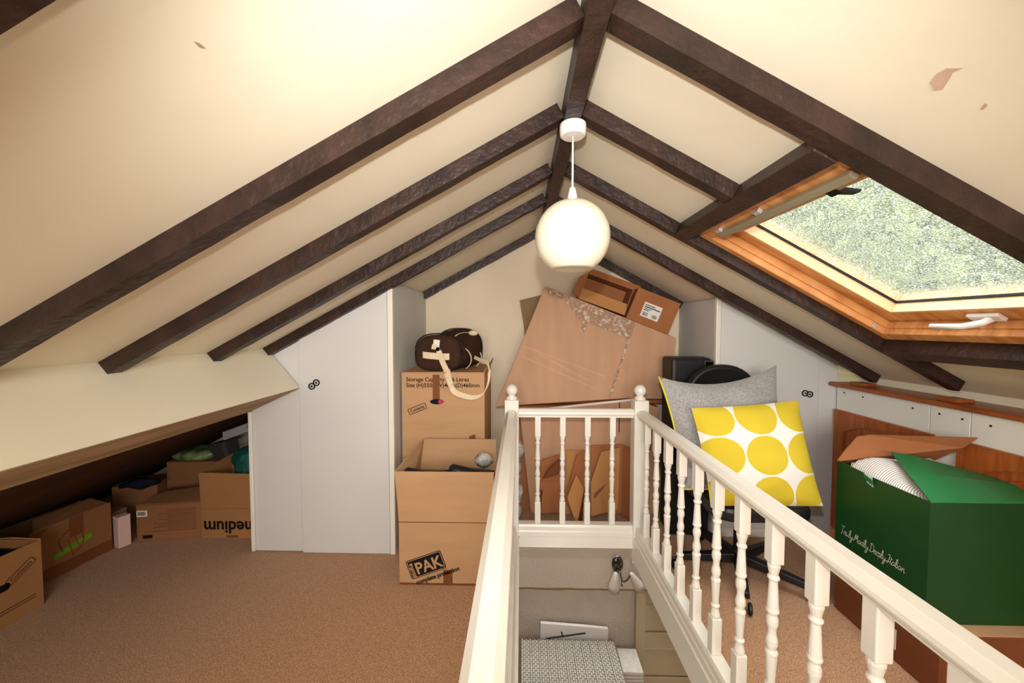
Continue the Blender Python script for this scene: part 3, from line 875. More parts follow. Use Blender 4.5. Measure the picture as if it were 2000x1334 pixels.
MB().add(vs, fs).build('bag_body', 'browncanvas', t, world=True, smooth=True, bevel=.004)
yf = 2.408
pp = dsec((-.538, 2.437, 1.104), .312, .24, yaw, 36)
MB().tube(pp + pp[:1], .005, 6).build('edge_piping', 'gasket', t, world=True, smooth=True)
pp = dsec((-.445, 2.70, 1.104), .332, .272, yaw, 36)
MB().tube(pp + pp[:1], .005, 6).build('edge_piping', 'gasket', t, world=True, smooth=True)
MB().ribbon([(-.635, yf + .004, 1.208), (-.59, yf - .004, 1.203), (-.54, yf - .005, 1.199), (-.485, yf - .002, 1.196), (-.455, yf + .004, 1.197)], (0, 0, 1), .042, .004).build('grab_strap', 'webbing', t, world=True)
MB().ribbon([(-.565, yf - .001, 1.285), (-.525, yf - .001, 1.281)], (.1, 0, 1), .045, .005).build('name_tag', 'label', t, world=True)
MB().ribbon([(-.575, yf - .003, 1.262), (-.545, yf - .006, 1.258)], (.25, 0, 1), .032, .004).build('strap_patch', 'webbing', t, world=True)
MB().lathe([(.012, -.003), (.014, 0), (.012, .003), (.009, 0), (.012, -.003)], (-.535, yf - .009, 1.245), 'y', 14).build('ring_clip', 'steel', t, world=True)
pth = catmull([(-.528, yf - .013, 1.235), (-.505, yf - .018, 1.17), (-.475, yf - .025, 1.105), (-.455, 2.352, 1.06), (-.425, 2.345, .985), (-.36, 2.34, .955), (-.29, 2.342, .945), (-.232, 2.346, .975), (-.205, 2.352, 1.05), (-.205, 2.39, 1.115), (-.225, 2.45, 1.155), (-.27, 2.50, 1.165), (-.32, 2.56, 1.18)], 5)
wds = []
for i, p in enumerate(pth):
    f = i / (len(pth) - 1)
    wds.append((1, -.15, .35 * (1 - f)) if f < .3 else ((.35 + .6 * (1 - f), .5, .9) if f < .75 else (.1, .8, .5)))
MB().ribbon(pth, wds, .036, .004).build('shoulder_strap', 'webbing', t, world=True, smooth=False)
MB().ribbon([(-.475, yf - .03, 1.115), (-.458, 2.352, 1.068)], (1, -.15, .3), .042, .008).build('strap_buckle', 'webbing', t, world=True)
for (x, y) in ((-.365, 2.50), (-.315, 2.66)):
    hp = [(x + .02 * math.sin(k / 10 * PI), y - .02 + .0 * k, 1.12 + .16 * k / 10 - .0) for k in range(3)]
    hp = catmull([(x, y, 1.11), (x + .03, y, 1.15), (x + .028, y, 1.20), (x - .005, y, 1.245), (x - .06, y, 1.285)], 5)
    MB().ribbon(hp, (0, 1, 0), .032, .004).build('carry_handle', 'webbing', t, world=True)
MB().ribbon(catmull([(-.46, 2.56, 1.318), (-.42, 2.60, 1.345), (-.36, 2.63, 1.345), (-.325, 2.66, 1.30)], 5), (1, .4, .2), .012, .003).build('zip_strip', 'webbing', t, world=True)
MB().ell((-.335, 2.62, 1.345), .035, .03, .02, 12, 8).build('handle_wrap', 'webbing', t, world=True, smooth=True)
MB().ribbon([(-.47, 2.66, 1.372), (-.467, 2.70, 1.378)], (1, 0, 0), .02, .004).build('zip_puller', 'gasket', t, world=True)

# ------------------------------------------------------------------ gable cartons
carton('large closed carton standing on the carpet against the gable wall', (.50, 2.91, 0), (1.02, .25, .80), 0, 'card3')
carton('hidden brown carton on top of the large gable carton', (.72, 2.965, .801), (.80, .15, .42), 0, 'card3')
# big flattened carton sheet leaning, tilted
t = thing('flattened_carton', 'huge flattened pinkish carton tilted and leaning above the balustrade', 'cardboard sheet', (.45, 2.76, .80))
def leanY(z): return 2.755 + (z - .80) * .07
q = [(-.188, .799), (.177, 1.692), (1.139, 1.306), (1.06, .86), (.783, .864)]
b = MB(); b.prism([(x, leanY(z), z) for (x, z) in q], (0, .035, 0)); b.build('sheet', 'card2', t, world=True, bevel=.004)
fp = lambda x, z, e=.001: (x, leanY(z) - e, z)
# fold-over panel towards the wardrobe side
b = MB(); b.prism([fp(.842, 1.42, .001), fp(1.137, 1.302, .001), fp(1.065, .90, .001), fp(.643, .868, .001)], (0, -.006, 0)); b.build('folded_panel', 'card2', t, world=True, bevel=.002)
# creases
b = MB()
for (x0, z0, x1, z1) in ((.02, 1.24, .62, 1.02), (.0, 1.17, .55, .93), (.14, 1.18, .5, .99)):
    b.slab([fp(x0, z0), fp(x1, z1), fp(x1, z1 + .004), fp(x0, z0 + .004)], .002)
b.build('crease', 'crease', t, world=True)
# crinkled tape band along the top edge
b = MB(); n = 36; vs = []; fs = []
for i in range(n + 1):
    for j in range(4):
        u = i / n
        x, z = .19 + (.83 - .19) * u, 1.675 + (1.425 - 1.675) * u
        dz = -j * (.012 + .034 * min(1, max(0, (u - .2) * 6)))
        e = .003 + .004 * (noise.noise(V((i * .9, j * 1.3, 0))) + .5)
        vs.append(fp(x + dz * -.0, z + dz, e))
for i in range(n):
    for j in range(3): fs.append((i * 4 + j, (i + 1) * 4 + j, (i + 1) * 4 + j + 1, i * 4 + j + 1))
b.add(vs, fs).build('clear_tape', 'cleartape', t, world=True, label='crinkled shiny clear tape', fixn=False)
b = MB(); vs = []; fs = []
for i in range(19):
    u = i / 18
    x, z = .835 + (.66 - .835) * u, 1.41 + (.88 - 1.41) * u
    for j in (0, 1): vs.append(fp(x - j * .02, z - .006 * j, .0085 + .004 * random.random()))
for i in range(18): fs.append((2 * i, 2 * i + 1, 2 * i + 3, 2 * i + 2))
b.add(vs, fs).build('clear_tape', 'cleartape', t, world=True, fixn=False)
b = MB(); vs = []; fs = []
for i in range(10):
    u = i / 9
    for j in (0, 1): vs.append(fp(.47 + j * .035 - .03 * u, 1.50 - .15 * u, .003 + .005 * random.random()))
for i in range(9): fs.append((2 * i, 2 * i + 1, 2 * i + 3, 2 * i + 2))
b.add(vs, fs).build('clear_tape', 'cleartape', t, world=True, fixn=False)

# second flattened sheet standing in front of the large carton
t = thing('flattened_carton', 'flattened brown carton standing upright behind the end balusters', 'cardboard sheet', (.5, 2.745, 0))
b = MB(); b.prism([(.075, 2.75, .004), (1.0, 2.75, .004), (1.0, 2.742, .80), (.80, 2.742, .865), (.21, 2.742, .80), (-.012, 2.742, .775)], (0, .012, 0))
b.build('sheet', 'card2', t, world=True, bevel=.002)
b = MB(); b.prism([(.20, 2.736, .797), (.80, 2.736, .862), (.80, 2.736, .85), (.20, 2.736, .783)], (0, .006, 0)); b.build('torn_edge', 'label', t, world=True)
MB().box(.713, .719, 2.738, 2.745, .62, .85).build('slot', 'faintink', t, world=True)

# top boxes tilted on the pile
def tilted_box(label, O, ux, wd, dp, ht, m, open_front=False, mi='carddark'):
    """box whose front face has corner O (lower, near), width along ux, height along uz"""
    t = thing('cardboard_box', label, 'cardboard box', O)
    ux = V(ux).normalized(); uy = V((0, 1, 0)); uz = V((-ux.z, 0, ux.x))
    p = lambda a, c, d: ux * a + uz * c + uy * d
    th = .006
    def bx(b, a0, a1, c0, c1, d0, d1):
        return b.hexa([p(a0, c0, d0), p(a1, c0, d0), p(a1, c0, d1), p(a0, c0, d1), p(a0, c1, d0), p(a1, c1, d0), p(a1, c1, d1), p(a0, c1, d1)])
    b = MB()
    if open_front:
        bx(b, 0, wd, 0, th, 0, dp); bx(b, 0, wd, ht - th, ht, 0, dp); bx(b, 0, th, th, ht - th, 0, dp); bx(b, wd - th, wd, th, ht - th, 0, dp); bx(b, th, wd - th, th, ht - th, dp - th, dp)
    else:
        bx(b, 0, wd, 0, ht, 0, dp)
    b.build('body', m, t)
    return t, p
sl = math.atan2(-.37, .93)
t, p = tilted_box('open rust carton tilted on the pile under the pendant globe', (.43, 2.845, 1.60), (.93, 0, -.34), .365, .195, .205, 'card3', True)
MB().slab([p(0, 0, 0), p(.365, 0, 0), p(.35, .082, -.012), p(.0, .082, -.012)], .005).build('flap', 'card4', t)
MB().slab([p(0, 0, 0), p(0, .205, 0), p(-.05, .15, -.03), p(-.06, .03, -.035)], .005).build('flap', 'card3', t)
MB().slab([p(0, .205, 0), p(.365, .205, 0), p(.40, .235, -.03), p(.02, .235, -.03)], .005).build('flap', 'card3', t)
t, p = tilted_box('rust carton with white barcode label on top of the gable pile', (.785, 2.84, 1.455), (.93, 0, -.37), .335, .19, .245, 'card3')
b = MB(); b.hexa([p(.085, .055, -.002), p(.225, .055, -.002), p(.225, .055, -.001), p(.085, .055, -.001), p(.085, .165, -.002), p(.225, .165, -.002), p(.225, .165, -.001), p(.085, .165, -.001)])
lb = b.build('shipping_label', 'label', t)
b = MB(); pux = p(1, 0, 0); puz = p(0, 1, 0)
for (a0, a1, c0, c1) in ((.095, .175, .143, .149), (.095, .215, .128, .135), (.095, .15, .116, .121), (.095, .135, .104, .109)):
    plane2d(b, [(a0, c0), (a1, c0), (a1, c1), (a0, c1)], p(0, 0, -.002), pux, puz, .0008)
for x0, n_ in ((.098, 9), (.17, 9)):
    for k in range(n_):
        plane2d(b, [(x0 + k * .0045, .066), (x0 + k * .0045 + random.choice((.0015, .003)), .066), (x0 + k * .0045 + .002, .092), (x0 + k * .0045, .092)], p(0, 0, -.002), pux, puz, .0008)
b.build('barcode', 'ink', lb)
# small dull board behind
tag(MB().slab([(-.012, 3.02, 1.60), (.16, 3.02, 1.64), (.16, 3.02, 1.25), (.03, 3.02, 1.28), (.02, 3.02, 1.40)], .02).build('board_offcut', 'cardgrey'), 'small dull brown board sticking out behind the tilted sheet', 'board')
for o in [o for o in COL.objects if o.name.startswith('board_offcut')]: pass

# folded small cartons behind the end balusters
def folded(label, polys, m='card3'):
    xs = [p[0] for q in polys for p in q[0]]; ys = [p[1] for q in polys for p in q[0]]
    t = thing('folded_carton', label, 'folded box', (sum(xs) / len(xs), sum(ys) / len(ys), 0))
    for i, (q, mm) in enumerate(polys):
        MB().slab(q, .006).build('panel' if i == 0 else 'flap', mm, t, world=True)
    return t
folded('folded rust carton with crumpled top behind the first end baluster', [
    ([(.13, 2.69, .03), (.31, 2.71, .03), (.31, 2.715, .26), (.13, 2.70, .26)], 'card3'),
    ([(.13, 2.70, .26), (.31, 2.715, .26), (.30, 2.70, .47), (.155, 2.68, .43)], 'card3'),
    ([(.155, 2.66, .30), (.27, 2.67, .33), (.285, 2.675, .45), (.20, 2.655, .38)], 'carddark'),
    ([(.12, 2.63, .008), (.135, 2.69, .008), (.155, 2.70, .20), (.145, 2.66, .22)], 'carddark')])
folded('folded rust carton with a slanted flap between the middle end balusters', [
    ([(.315, 2.66, .16), (.36, 2.67, .04), (.47, 2.70, .27), (.46, 2.70, .50), (.40, 2.69, .46)], 'card3'),
    ([(.33, 2.71, .02), (.49, 2.715, .02), (.49, 2.72, .49), (.33, 2.715, .49)], 'card4')])
folded('small diamond shaped folded carton poking forward on the carpet', [
    ([(.325, 2.61, .19), (.39, 2.63, .345), (.44, 2.60, .255), (.385, 2.55, .012)], 'card4'),
    ([(.44, 2.60, .255), (.45, 2.64, .25), (.43, 2.62, .02), (.385, 2.555, .012)], 'carddark')])
folded('wide folded ochre carton with torn flap behind the last end balusters', [
    ([(.50, 2.655, .03), (.70, 2.69, .07), (.71, 2.70, .52), (.575, 2.685, .49), (.50, 2.665, .28)], 'card4'),
    ([(.52, 2.64, .20), (.62, 2.655, .28), (.60, 2.65, .26), (.52, 2.63, .17)], 'carddark'),
    ([(.51, 2.72, .02), (.74, 2.725, .02), (.74, 2.73, .535), (.51, 2.725, .525)], 'card3')])
folded('narrow folded rust carton on edge beside the plain newel post', [
    ([(.735, 2.715, .008), (.80, 2.60, .008), (.80, 2.605, .53), (.74, 2.72, .53)], 'card3')])
# polythene wrapped cables
b = MB()
for k in range(5):
    b.ell((-.028 + .010 * math.sin(k * 2), 2.66, .075 + k * .11), .036, .04, .075, 12, 8)
b.jitter(.018, 14, 5)
tag(b.build('polythene_bag', 'clearbag', None, smooth=True), 'tall crinkled grey polythene bag beside the leaning sheet', 'plastic bag')

# ------------------------------------------------------------------ black case, chair, cushions
t = thing('hard_case', 'tall black hard case standing behind the chair against the wardrobe', 'case', (1.115, 2.57, 0))
MB().box(.985, 1.245, 2.47, 2.66, .002, 1.185).build('shell', 'blackplastic', t, world=True, bevel=.02)
MB().box(1.19, 1.248, 2.462, 2.469, 1.09, 1.17).build('latch', 'chrome', t, world=True, bevel=.003)
MB().box(.984, 1.246, 2.575, 2.58, .02, 1.187).build('seam_strip', 'greycase', t, world=True)

cx, cy = 1.225, 2.10
t = thing('office_chair', 'black swivel office chair with round padded back holding two cushions', 'chair', (cx, cy, 0))
for k in range(5):
    a = math.radians(246 + 72 * k); d = V((math.cos(a), math.sin(a), 0)); s = V((-d.y, d.x, 0))
    c = V((cx, cy, 0))
    b = MB()
    p0, p1 = c + d * .03, c + d * .315
    b.hexa([p0 - s * .03 + Z_ * .075, p0 + s * .03 + Z_ * .075, p1 + s * .02 + Z_ * .062, p1 - s * .02 + Z_ * .062,
            p0 - s * .026 + Z_ * .125, p0 + s * .026 + Z_ * .125, p1 + s * .016 + Z_ * .095, p1 - s * .016 + Z_ * .095])
    b.build('base_arm', 'blackplastic', t, world=True, bevel=.006)
    b = MB()
    q = c + d * .335
    for off in (-.017, .017):
        b.lathe([(.001, -.009), (.022, -.009), (.029, -.004), (.029, .004), (.022, .009), (.001, .009)], (0, 0, 0), 'x', 18)
        m_ = len(b.v) - 18 * 6
        for i in range(m_, len(b.v)):
            p = b.v[i]; b.v[i] = q + s * (p.x + off) + d * p.y + Z_ * (p.z + .0295)
    b.build('caster', 'blackplastic', t, world=True, smooth=False)
MB().lathe([(.03, .07), (.034, .13), (.028, .14), (.028, .26), (.02, .262), (.02, .36), (.03, .365), (.03, .385)], (cx, cy, 0), 'z', 20).build('gas_column', 'blackplastic', t, world=True)
MB().box(cx - .11, cx + .11, cy - .10, cy + .16, .375, .412).build('seat_mechanism', 'blackplastic', t, world=True, bevel=.01)
b = MB().prism([(cx + p[0], cy - .0 + p[1], .412) for p in rrect(.50, .50, .10, 6)], (0, 0, .075))
b.build('seat', 'blackleather', t, world=True, bevel=.022)
MB().hexa([(cx - .03, cy + .15, .38), (cx + .03, cy + .15, .38), (cx + .03, cy + .18, .38), (cx - .03, cy + .18, .38), (cx - .03, cy + .285, .70), (cx + .03, cy + .285, .70), (cx + .03, cy + .31, .70), (cx - .03, cy + .31, .70)]).build('back_strut', 'blackplastic', t, world=True)
b = MB()
N = 40; vs = []; fs = []
bc = V((1.25, 2.335, .845))
rings = [(.0, -.012, 1), (.5, -.006, 1), (.8, .006, 1), (.9, -.018, 1), (.97, -.02, 1), (1.0, .0, 1), (.97, .045, 1), (.6, .06, 1), (.0, .065, 1)]
for (r, dy, _) in rings:
    for k in range(N):
        a = 2 * PI * k / N
        x = math.copysign(abs(math.cos(a)) ** .85, math.cos(a)) * .245 * max(r, .004)
        z = math.copysign(abs(math.sin(a)) ** .85, math.sin(a)) * .31 * max(r, .004)
        vs.append(bc + V((x, dy + z * .12 + .0, z)))
for i in range(len(rings) - 1):
    for k in range(N): fs.append((i * N + k, i * N + (k + 1) % N, (i + 1) * N + (k + 1) % N, (i + 1) * N + k))
fs.append(tuple(range(N - 1, -1, -1))); fs.append(tuple(range((len(rings) - 1) * N, len(rings) * N)))
b.add(vs, fs).build('backrest', 'blackleather', t, world=True, smooth=True)

def cushion(name, label, TL, TR, BR, BL, thick, m, sag=(0, 0, 0, 0), backm=None, pipe=None, N=26, group=None, wr=.0, seed=0):
    TL, TR, BR, BL = V(TL), V(TR), V(BR), V(BL)
    cen = (TL + TR + BR + BL) / 4
    nn = (TR - BL).cross(TL - BR).normalized()
    if nn.y > 0: nn = -nn
    def pt(u, v):
        p = BL.lerp(BR, u).lerp(TL.lerp(TR, u), v)
        up = (TL - BL + TR - BR).normalized(); rt = (TR - TL + BR - BL).normalized()
        p -= up * sag[0] * (4 * u * (1 - u)) * v ** 2
        p += up * sag[1] * (4 * u * (1 - u)) * (1 - v) ** 2
        p += rt * sag[2] * (4 * v * (1 - v)) * (1 - u) ** 2
        p -= rt * sag[3] * (4 * v * (1 - v)) * u ** 2
        return p
    t = thing(name, label, 'cushion', (cen.x, cen.y, min(BL.z, BR.z)), 0, group)
    for side, mm, nm in ((1, m, 'front_cover'), (-1, backm or m, 'back_cover')):
        b = MB(); vs = []; uv = []
        for i in range(N + 1):
            for j in range(N + 1):
                u, v = i / N, j / N
                bul = ((4 * u * (1 - u)) ** .55 * (4 * v * (1 - v)) ** .55)
                p = pt(u, v) + nn * side * thick / 2 * bul
                if wr: p += nn * side * wr * bul * noise.noise(V((u * 5 + seed, v * 5, side)))
                vs.append(p); uv.append((u, v))
        fs = [(i * (N + 1) + j, (i + 1) * (N + 1) + j, (i + 1) * (N + 1) + j + 1, i * (N + 1) + j + 1) for i in range(N) for j in range(N)]
        b.add(vs, fs); b.uv = uv
        o = b.build(nm, mm, t, world=True, smooth=True)
    if pipe:
        path = [pt(.3 - .3 * i / 8, 0) for i in range(8)] + [pt(0, i / N) for i in range(N + 1)]
        MB().tube(path, .005, 6).build('piping', pipe, t, world=True, smooth=True)
    return t
cushion('grey_cushion', 'large grey wool cushion with yellow piping leaning on the chair back', (.80, 2.20, 1.10), (1.485, 2.22, 1.168), (1.46, 2.06, .505), (.89, 2.05, .50), .17, 'greycloth', sag=(.075, .0, .025, .02), pipe='limepipe', wr=.03)
cushion('yellow_cushion', 'white cushion with big yellow dots propped at the front of the chair', (.905, 2.01, .958), (1.468, 2.02, 1.0), (1.50, 1.872, .50), (.945, 1.867, .497), .15, 'dots', sag=(.008, .0, .012, .01), backm='whitecloth', wr=.012, seed=4)

# ------------------------------------------------------------------ green box on brown boxes
BX0, BX1 = 1.55, 1.985
t = thing('cardboard_box', 'large brown carton on the carpet underneath the green box', 'cardboard box', ((BX0 + BX1) / 2, 1.62, 0))
MB().box(BX0 + .004, BX1, 1.385, 1.85, .002, .245).build('body', 'carddark', t, world=True, bevel=.004)
for y0, y1 in ((1.387, 1.615), (1.619, 1.848)):
    MB().box(BX0 + .006, BX1 - .002, y0, y1, .2455, .2495).build('flap', 'card', t, world=True)
b = MB(); b.box(BX0 + .0025, BX0 + .0035, 1.545, 1.61, .05, .135)
lb = b.build('shipping_label', 'label', t, world=True)
b = MB()
for k in range(11):
    y = 1.60 - k * .0042
    b.box(BX0 + .0012, BX0 + .002, y - (.001 if k % 3 else .0022), y, .075, .12)
b.build('barcode', 'ink', lb, world=True)
MB().box(BX0 + .0012, BX0 + .002, 1.552, 1.603, .058, .066).build('label_text', 'ink', lb, world=True)

GZ0, GZ1 = .2505, .725
t = thing('cardboard_box', 'big dark green box with white handwritten slogan and open flaps', 'cardboard box', ((BX0 + BX1) / 2, 1.645, GZ0))
b = MB(); th = .006
gy0, gy1 = 1.437, 1.857
b.box(BX0, BX1, gy0, gy0 + th, GZ0, GZ1)
b.box(BX1 - th, BX1, gy0 + th, gy1, GZ0, GZ1); b.box(BX0 + th, BX1 - th, gy1 - th, gy1, GZ0, GZ1); b.box(BX0 + th, BX1 - th, gy0 + th, gy1 - th, GZ0, GZ0 + th)
yc = 1.675   # hand notch in the long side
b.prism([(BX0, gy0 + th, GZ0), (BX0, gy1, GZ0), (BX0, gy1, GZ1 + .01), (BX0, yc + .045, GZ1 + .004), (BX0, yc + .03, GZ1 - .035), (BX0, yc - .012, GZ1 - .05), (BX0, yc, GZ1), (BX0, gy0 + th, GZ1)], (th, 0, 0))
b.build('body', 'green', t, world=True)
b = MB(); b.slab([(BX0 - .003, yc + .045, GZ1 + .003), (BX0 - .012, yc - .01, GZ1 - .005), (BX0 - .004, yc - .012, GZ1 - .03), (BX0 - .002, yc + .03, GZ1 - .02)], .004)
b.build('torn_tab', 'greenflap', t, world=True)
# front flap folded back over the contents
b = MB()
FP = [[(BX0 + .002, gy0 + .002, GZ1 + .004), (BX0 + .13, gy0 + .002, GZ1 + .004), (BX0 + .28, gy0 + .002, GZ1 + .004), (BX1, gy0 + .002, GZ1 + .004)],
      [(BX0 + .045, 1.56, GZ1 + .055), (BX0 + .15, 1.56, GZ1 + .058), (BX0 + .29, 1.555, GZ1 + .046), (BX1, 1.54, GZ1 + .03)],
      [(BX0 + .135, 1.735, GZ1 + .095), (BX0 + .20, 1.70, GZ1 + .092), (BX0 + .30, 1.67, GZ1 + .066), (BX1, 1.62, GZ1 + .035)]]
vs = [V(p) for r in FP for p in r]; vs += [p - V((0, .002, .005)) for p in vs]
fs = []
for i in range(2):
    for j in range(3):
        a = i * 4 + j; fs.append((a, a + 1, a + 5, a + 4)); fs.append((a + 12, a + 16, a + 17, a + 13))
ring = [0, 1, 2, 3, 7, 11, 10, 9, 8, 4]
for i in range(10):
    a, c = ring[i], ring[(i + 1) % 10]; fs.append((a, a + 12, c + 12, c))
b.add(vs, fs).build('front_flap', 'greenflap', t, world=True, label='lighter green top flap')
b = MB()
rf = [(BX0, gy1 + .002, GZ1 + .008), (BX0 + .03, gy1 + .004, GZ1 + .05), (BX0 + .10, gy1 + .012, GZ1 + .125), (BX0 + .15, gy1 - .0, GZ1 + .138), (BX1 - .01, 1.66, GZ1 + .185), (BX1 - .02, 1.70, GZ1 + .13), (BX1 - .03, gy1 - .02, GZ1 + .008)]
b.slab(rf, .006).build('rear_flap', 'card3', t, world=True, label='brown inside of the rear flap')
# handwritten slogan
GL = {'T': ([[(0, 1.9), (.6, 1.95), (1.25, 2.1)], [(.65, 2), (.55, 1), (.45, 0), (.25, -.1)]], 1.0),
      'r': ([[(0, 0), (.25, .9), (.32, .7), (.62, .85), (.55, .3), (.7, .02), (.9, .1)]], .85),
      'u': ([[(0, .9), (.05, .3), (.25, 0), (.55, .3), (.62, .9), (.62, .2), (.9, .05)]], .85),
      'l': ([[(0, .1), (.35, 1.2), (.35, 1.9), (.15, 1.8), (.1, .6), (.25, 0), (.5, .15)]], .5),
      'y': ([[(0, .9), (.1, .3), (.3, .1), (.6, .5), (.65, .9), (.6, 0), (.4, -.9), (.1, -1.0), (.2, -.4), (.85, .2)]], .85),
      'M': ([[(0, 0), (.25, 1.0), (.4, 1.9), (.6, .6), (1.0, 1.9), (1.15, .2), (1.45, .05)]], 1.4),
      'a': ([[(.6, .8), (.3, .9), (0, .4), (.2, 0), (.52, .4), (.6, .85), (.6, .2), (.85, .1)]], .82),
      'd': ([[(.58, .8), (.25, .9), (0, .4), (.2, 0), (.52, .4), (.72, 1.9), (.62, .2), (.92, .1)]], .88),
      'D': ([[(.3, 1.9), (.2, .1), (0, .1), (.5, 0), (1.1, .6), (1.0, 1.5), (.4, 2), (-.15, 1.7)]], 1.2),
      'e': ([[(0, .35), (.42, .6), (.38, .9), (.1, .8), (.05, .2), (.32, 0), (.65, .2)]], .62),
      'p': ([[(0, .7), (.2, .9), (.1, -.9), (.2, .6), (.5, .9), (.58, .4), (.3, 0), (.75, .1)]], .72),
      'I': ([[(0, 1.7), (.5, 2.0), (.45, 1), (.3, 0), (-.1, .1), (.1, .4), (.6, .3)]], .75),
      't': ([[(.22, 1.6), (.1, .3), (.3, 0), (.5, .15)], [(0, 1.15), (.5, 1.25)]], .5),
      'i': ([[(0, .9), (.05, .2), (.3, .05)], [(.1, 1.3), (.16, 1.4)]], .32),
      'n': ([[(0, 0), (.05, .9), (.1, .5), (.4, .9), (.5, .3), (.58, 0), (.85, .1)]], .8), ' ': ([], .25)}
b = MB(); x = 0; sc = .0215
for ch in 'Truly Madly Deeply Italian':
    st, adv = GL[ch]
    for s_ in st:
        pp = catmull([((x + q[0] + .18 * q[1]) * sc * .78, q[1] * sc * .9) for q in s_], 5)
        stroke2d(b, [(q.x, q.y) for q in pp], .0019, (BX0 - .0002, 1.825, .395), (0, -1, 0), (0, 0, 1), .0008)
    x += adv
b.build('handwritten_slogan', 'whiteink', t, world=True)

# quilt inside
b = MB(); vs = []; uv = []; NQ = 24
for i in range(NQ + 1):
    for j in range(NQ + 1):
        u, v = i / NQ, j / NQ
        x = BX0 + .02 + u * (BX1 - BX0 - .04); y = gy0 + .02 + v * (gy1 - gy0 - .04)
        edge = min(u, 1 - u, v * 1.0, 1 - v, .22) / .22
        z = GZ1 - .045 + .125 * edge ** .45 * (.3 + .7 * v) + .012 * noise.noise(V((u * 4, v * 4, 0)))
        vs.append((x, y, z)); uv.append((u * 1.2 - .15, v - .1))
fs = [(i * (NQ + 1) + j, (i + 1) * (NQ + 1) + j, (i + 1) * (NQ + 1) + j + 1, i * (NQ + 1) + j + 1) for i in range(NQ) for j in range(NQ)]
k0 = len(vs)
vs += [(BX0 + .02, gy0 + .02, GZ0 + .01), (BX1 - .02, gy0 + .02, GZ0 + .01), (BX1 - .02, gy1 - .02, GZ0 + .01), (BX0 + .02, gy1 - .02, GZ0 + .01)]
uv += [(0, 0)] * 4
e0 = [i * (NQ + 1) for i in range(NQ + 1)]; e1 = [NQ * (NQ + 1) + j for j in range(NQ + 1)]
e2 = [i * (NQ + 1) + NQ for i in range(NQ, -1, -1)]; e3 = [j for j in range(NQ, -1, -1)]
fs += [tuple([k0] + [k0 + 1] + list(reversed(e0))), tuple([k0 + 1, k0 + 2] + list(reversed(e1))), tuple([k0 + 2, k0 + 3] + list(reversed(e2))), tuple([k0 + 3, k0] + list(reversed(e3))), (k0, k0 + 3, k0 + 2, k0 + 1)]
b.add(vs, fs); b.uv = uv
tag(b.build('folded_quilt', 'quilt', None, smooth=True), 'white quilt with fine brown stripes packed in the green box', 'quilt')

# ------------------------------------------------------------------ boxes under the eaves
AX = 0.0
t = carton('tan box with hand hole and Contents stamp at the front of the eaves row', (-2.555, 1.555, 0), (.34, .43, .335), .02, 'cardshadedtan', True,
           flaps=[[(-.17, .213, .335), (.17, .213, .335), (.10, .16, .372), (-.15, .13, .365)]])
fx = V((.1705, 0, 0)); ux, uy = Y_, Z_
ang = math.radians(33); u1, v1 = Y_ * math.cos(ang) + Z_ * math.sin(ang), -Y_ * math.sin(ang) + Z_ * math.cos(ang)
b = MB(); c = fx + V((0, .135, .225)); stroke2d(b, rrect(.115, .034, .006), .003, c, u1, v1, .001, True); text_mb(b, 'Contents', .024, c - v1 * .008, u1, v1, .001, align='CENTER'); b.build('contents_stamp', 'ink', t)
b = MB(); plane2d(b, rrect(.10, .034, .016), fx + V((0, .045, .185)), Y_, Z_, .001); b.build('hand_hole', 'hole', t, label='dark hand hole')
b = MB()
for dz in (.075, .062): plane2d(b, [(.02, dz), (.185, dz), (.185, dz + .005), (.02, dz + .005)], fx, Y_, Z_, .001)
b.build('line_print', 'faintink', t)
MB().box(.1708, .1718, -.06, .02, .20, .335).build('tape_strip', 'tape', t)
MB().box(.1708, .1718, -.05, .05, .0, .05).build('tape_strip', 'tape', t)
tag(MB().box(-2.70, -2.41, 1.37, 1.74, .008, .30).jitter(.006, 7, 2).build('folded_jumper', 'darkcloth'), 'dark folded jumper filling the box with the hand hole', 'clothing')

t = carton('brown eaves box with green printed mark and brown tape', (-2.675, 2.06, 0), (.22, .37, .30), -.085, 'cardshaded', False,
           flaps=[[(.11, -.17, .301), (.11, .17, .301), (.01, .15, .335), (.0, -.10, .325)]])
fx = V((.1105, 0, 0))
b = MB()
ang = math.radians(13); u1, v1 = Y_ * math.cos(ang) + Z_ * math.sin(ang), -Y_ * math.sin(ang) + Z_ * math.cos(ang)
c = fx + V((0, -.005, .14))
plane2d(b, [(-.09, -.02), (.09, -.02), (.09, .012), (-.09, .012)], c, u1, v1, .001)
b.build('green_print', 'greenink', t)
b = MB()
stroke2d(b, [(-.05, .0), (-.05, .07), (0, .10), (.05, .07), (.05, 0), (.02, -.04), (-.02, -.05)], .008, c, u1, v1, .0016, False)
stroke2d(b, [(-.015, -.06), (-.015, .05), (.02, .05), (.02, -.02)], .005, c, u1, v1, .0016)
b.build('mark_outline', 'tape', t)
MB().box(.1112, .112, -.02, .045, .19, .30).build('tape_strip', 'carddark', t)
MB().box(.1112, .1125, -.183, .183, .005, .07).build('tape_strip', 'carddark', t)
b = MB(); b.prism([(.1112, -.184, .298), (.1112, -.10, .298), (.1112, -.15, .262), (.1112, -.184, .23)], (.0012, 0, 0)); b.build('torn_patch', 'carddark', t)

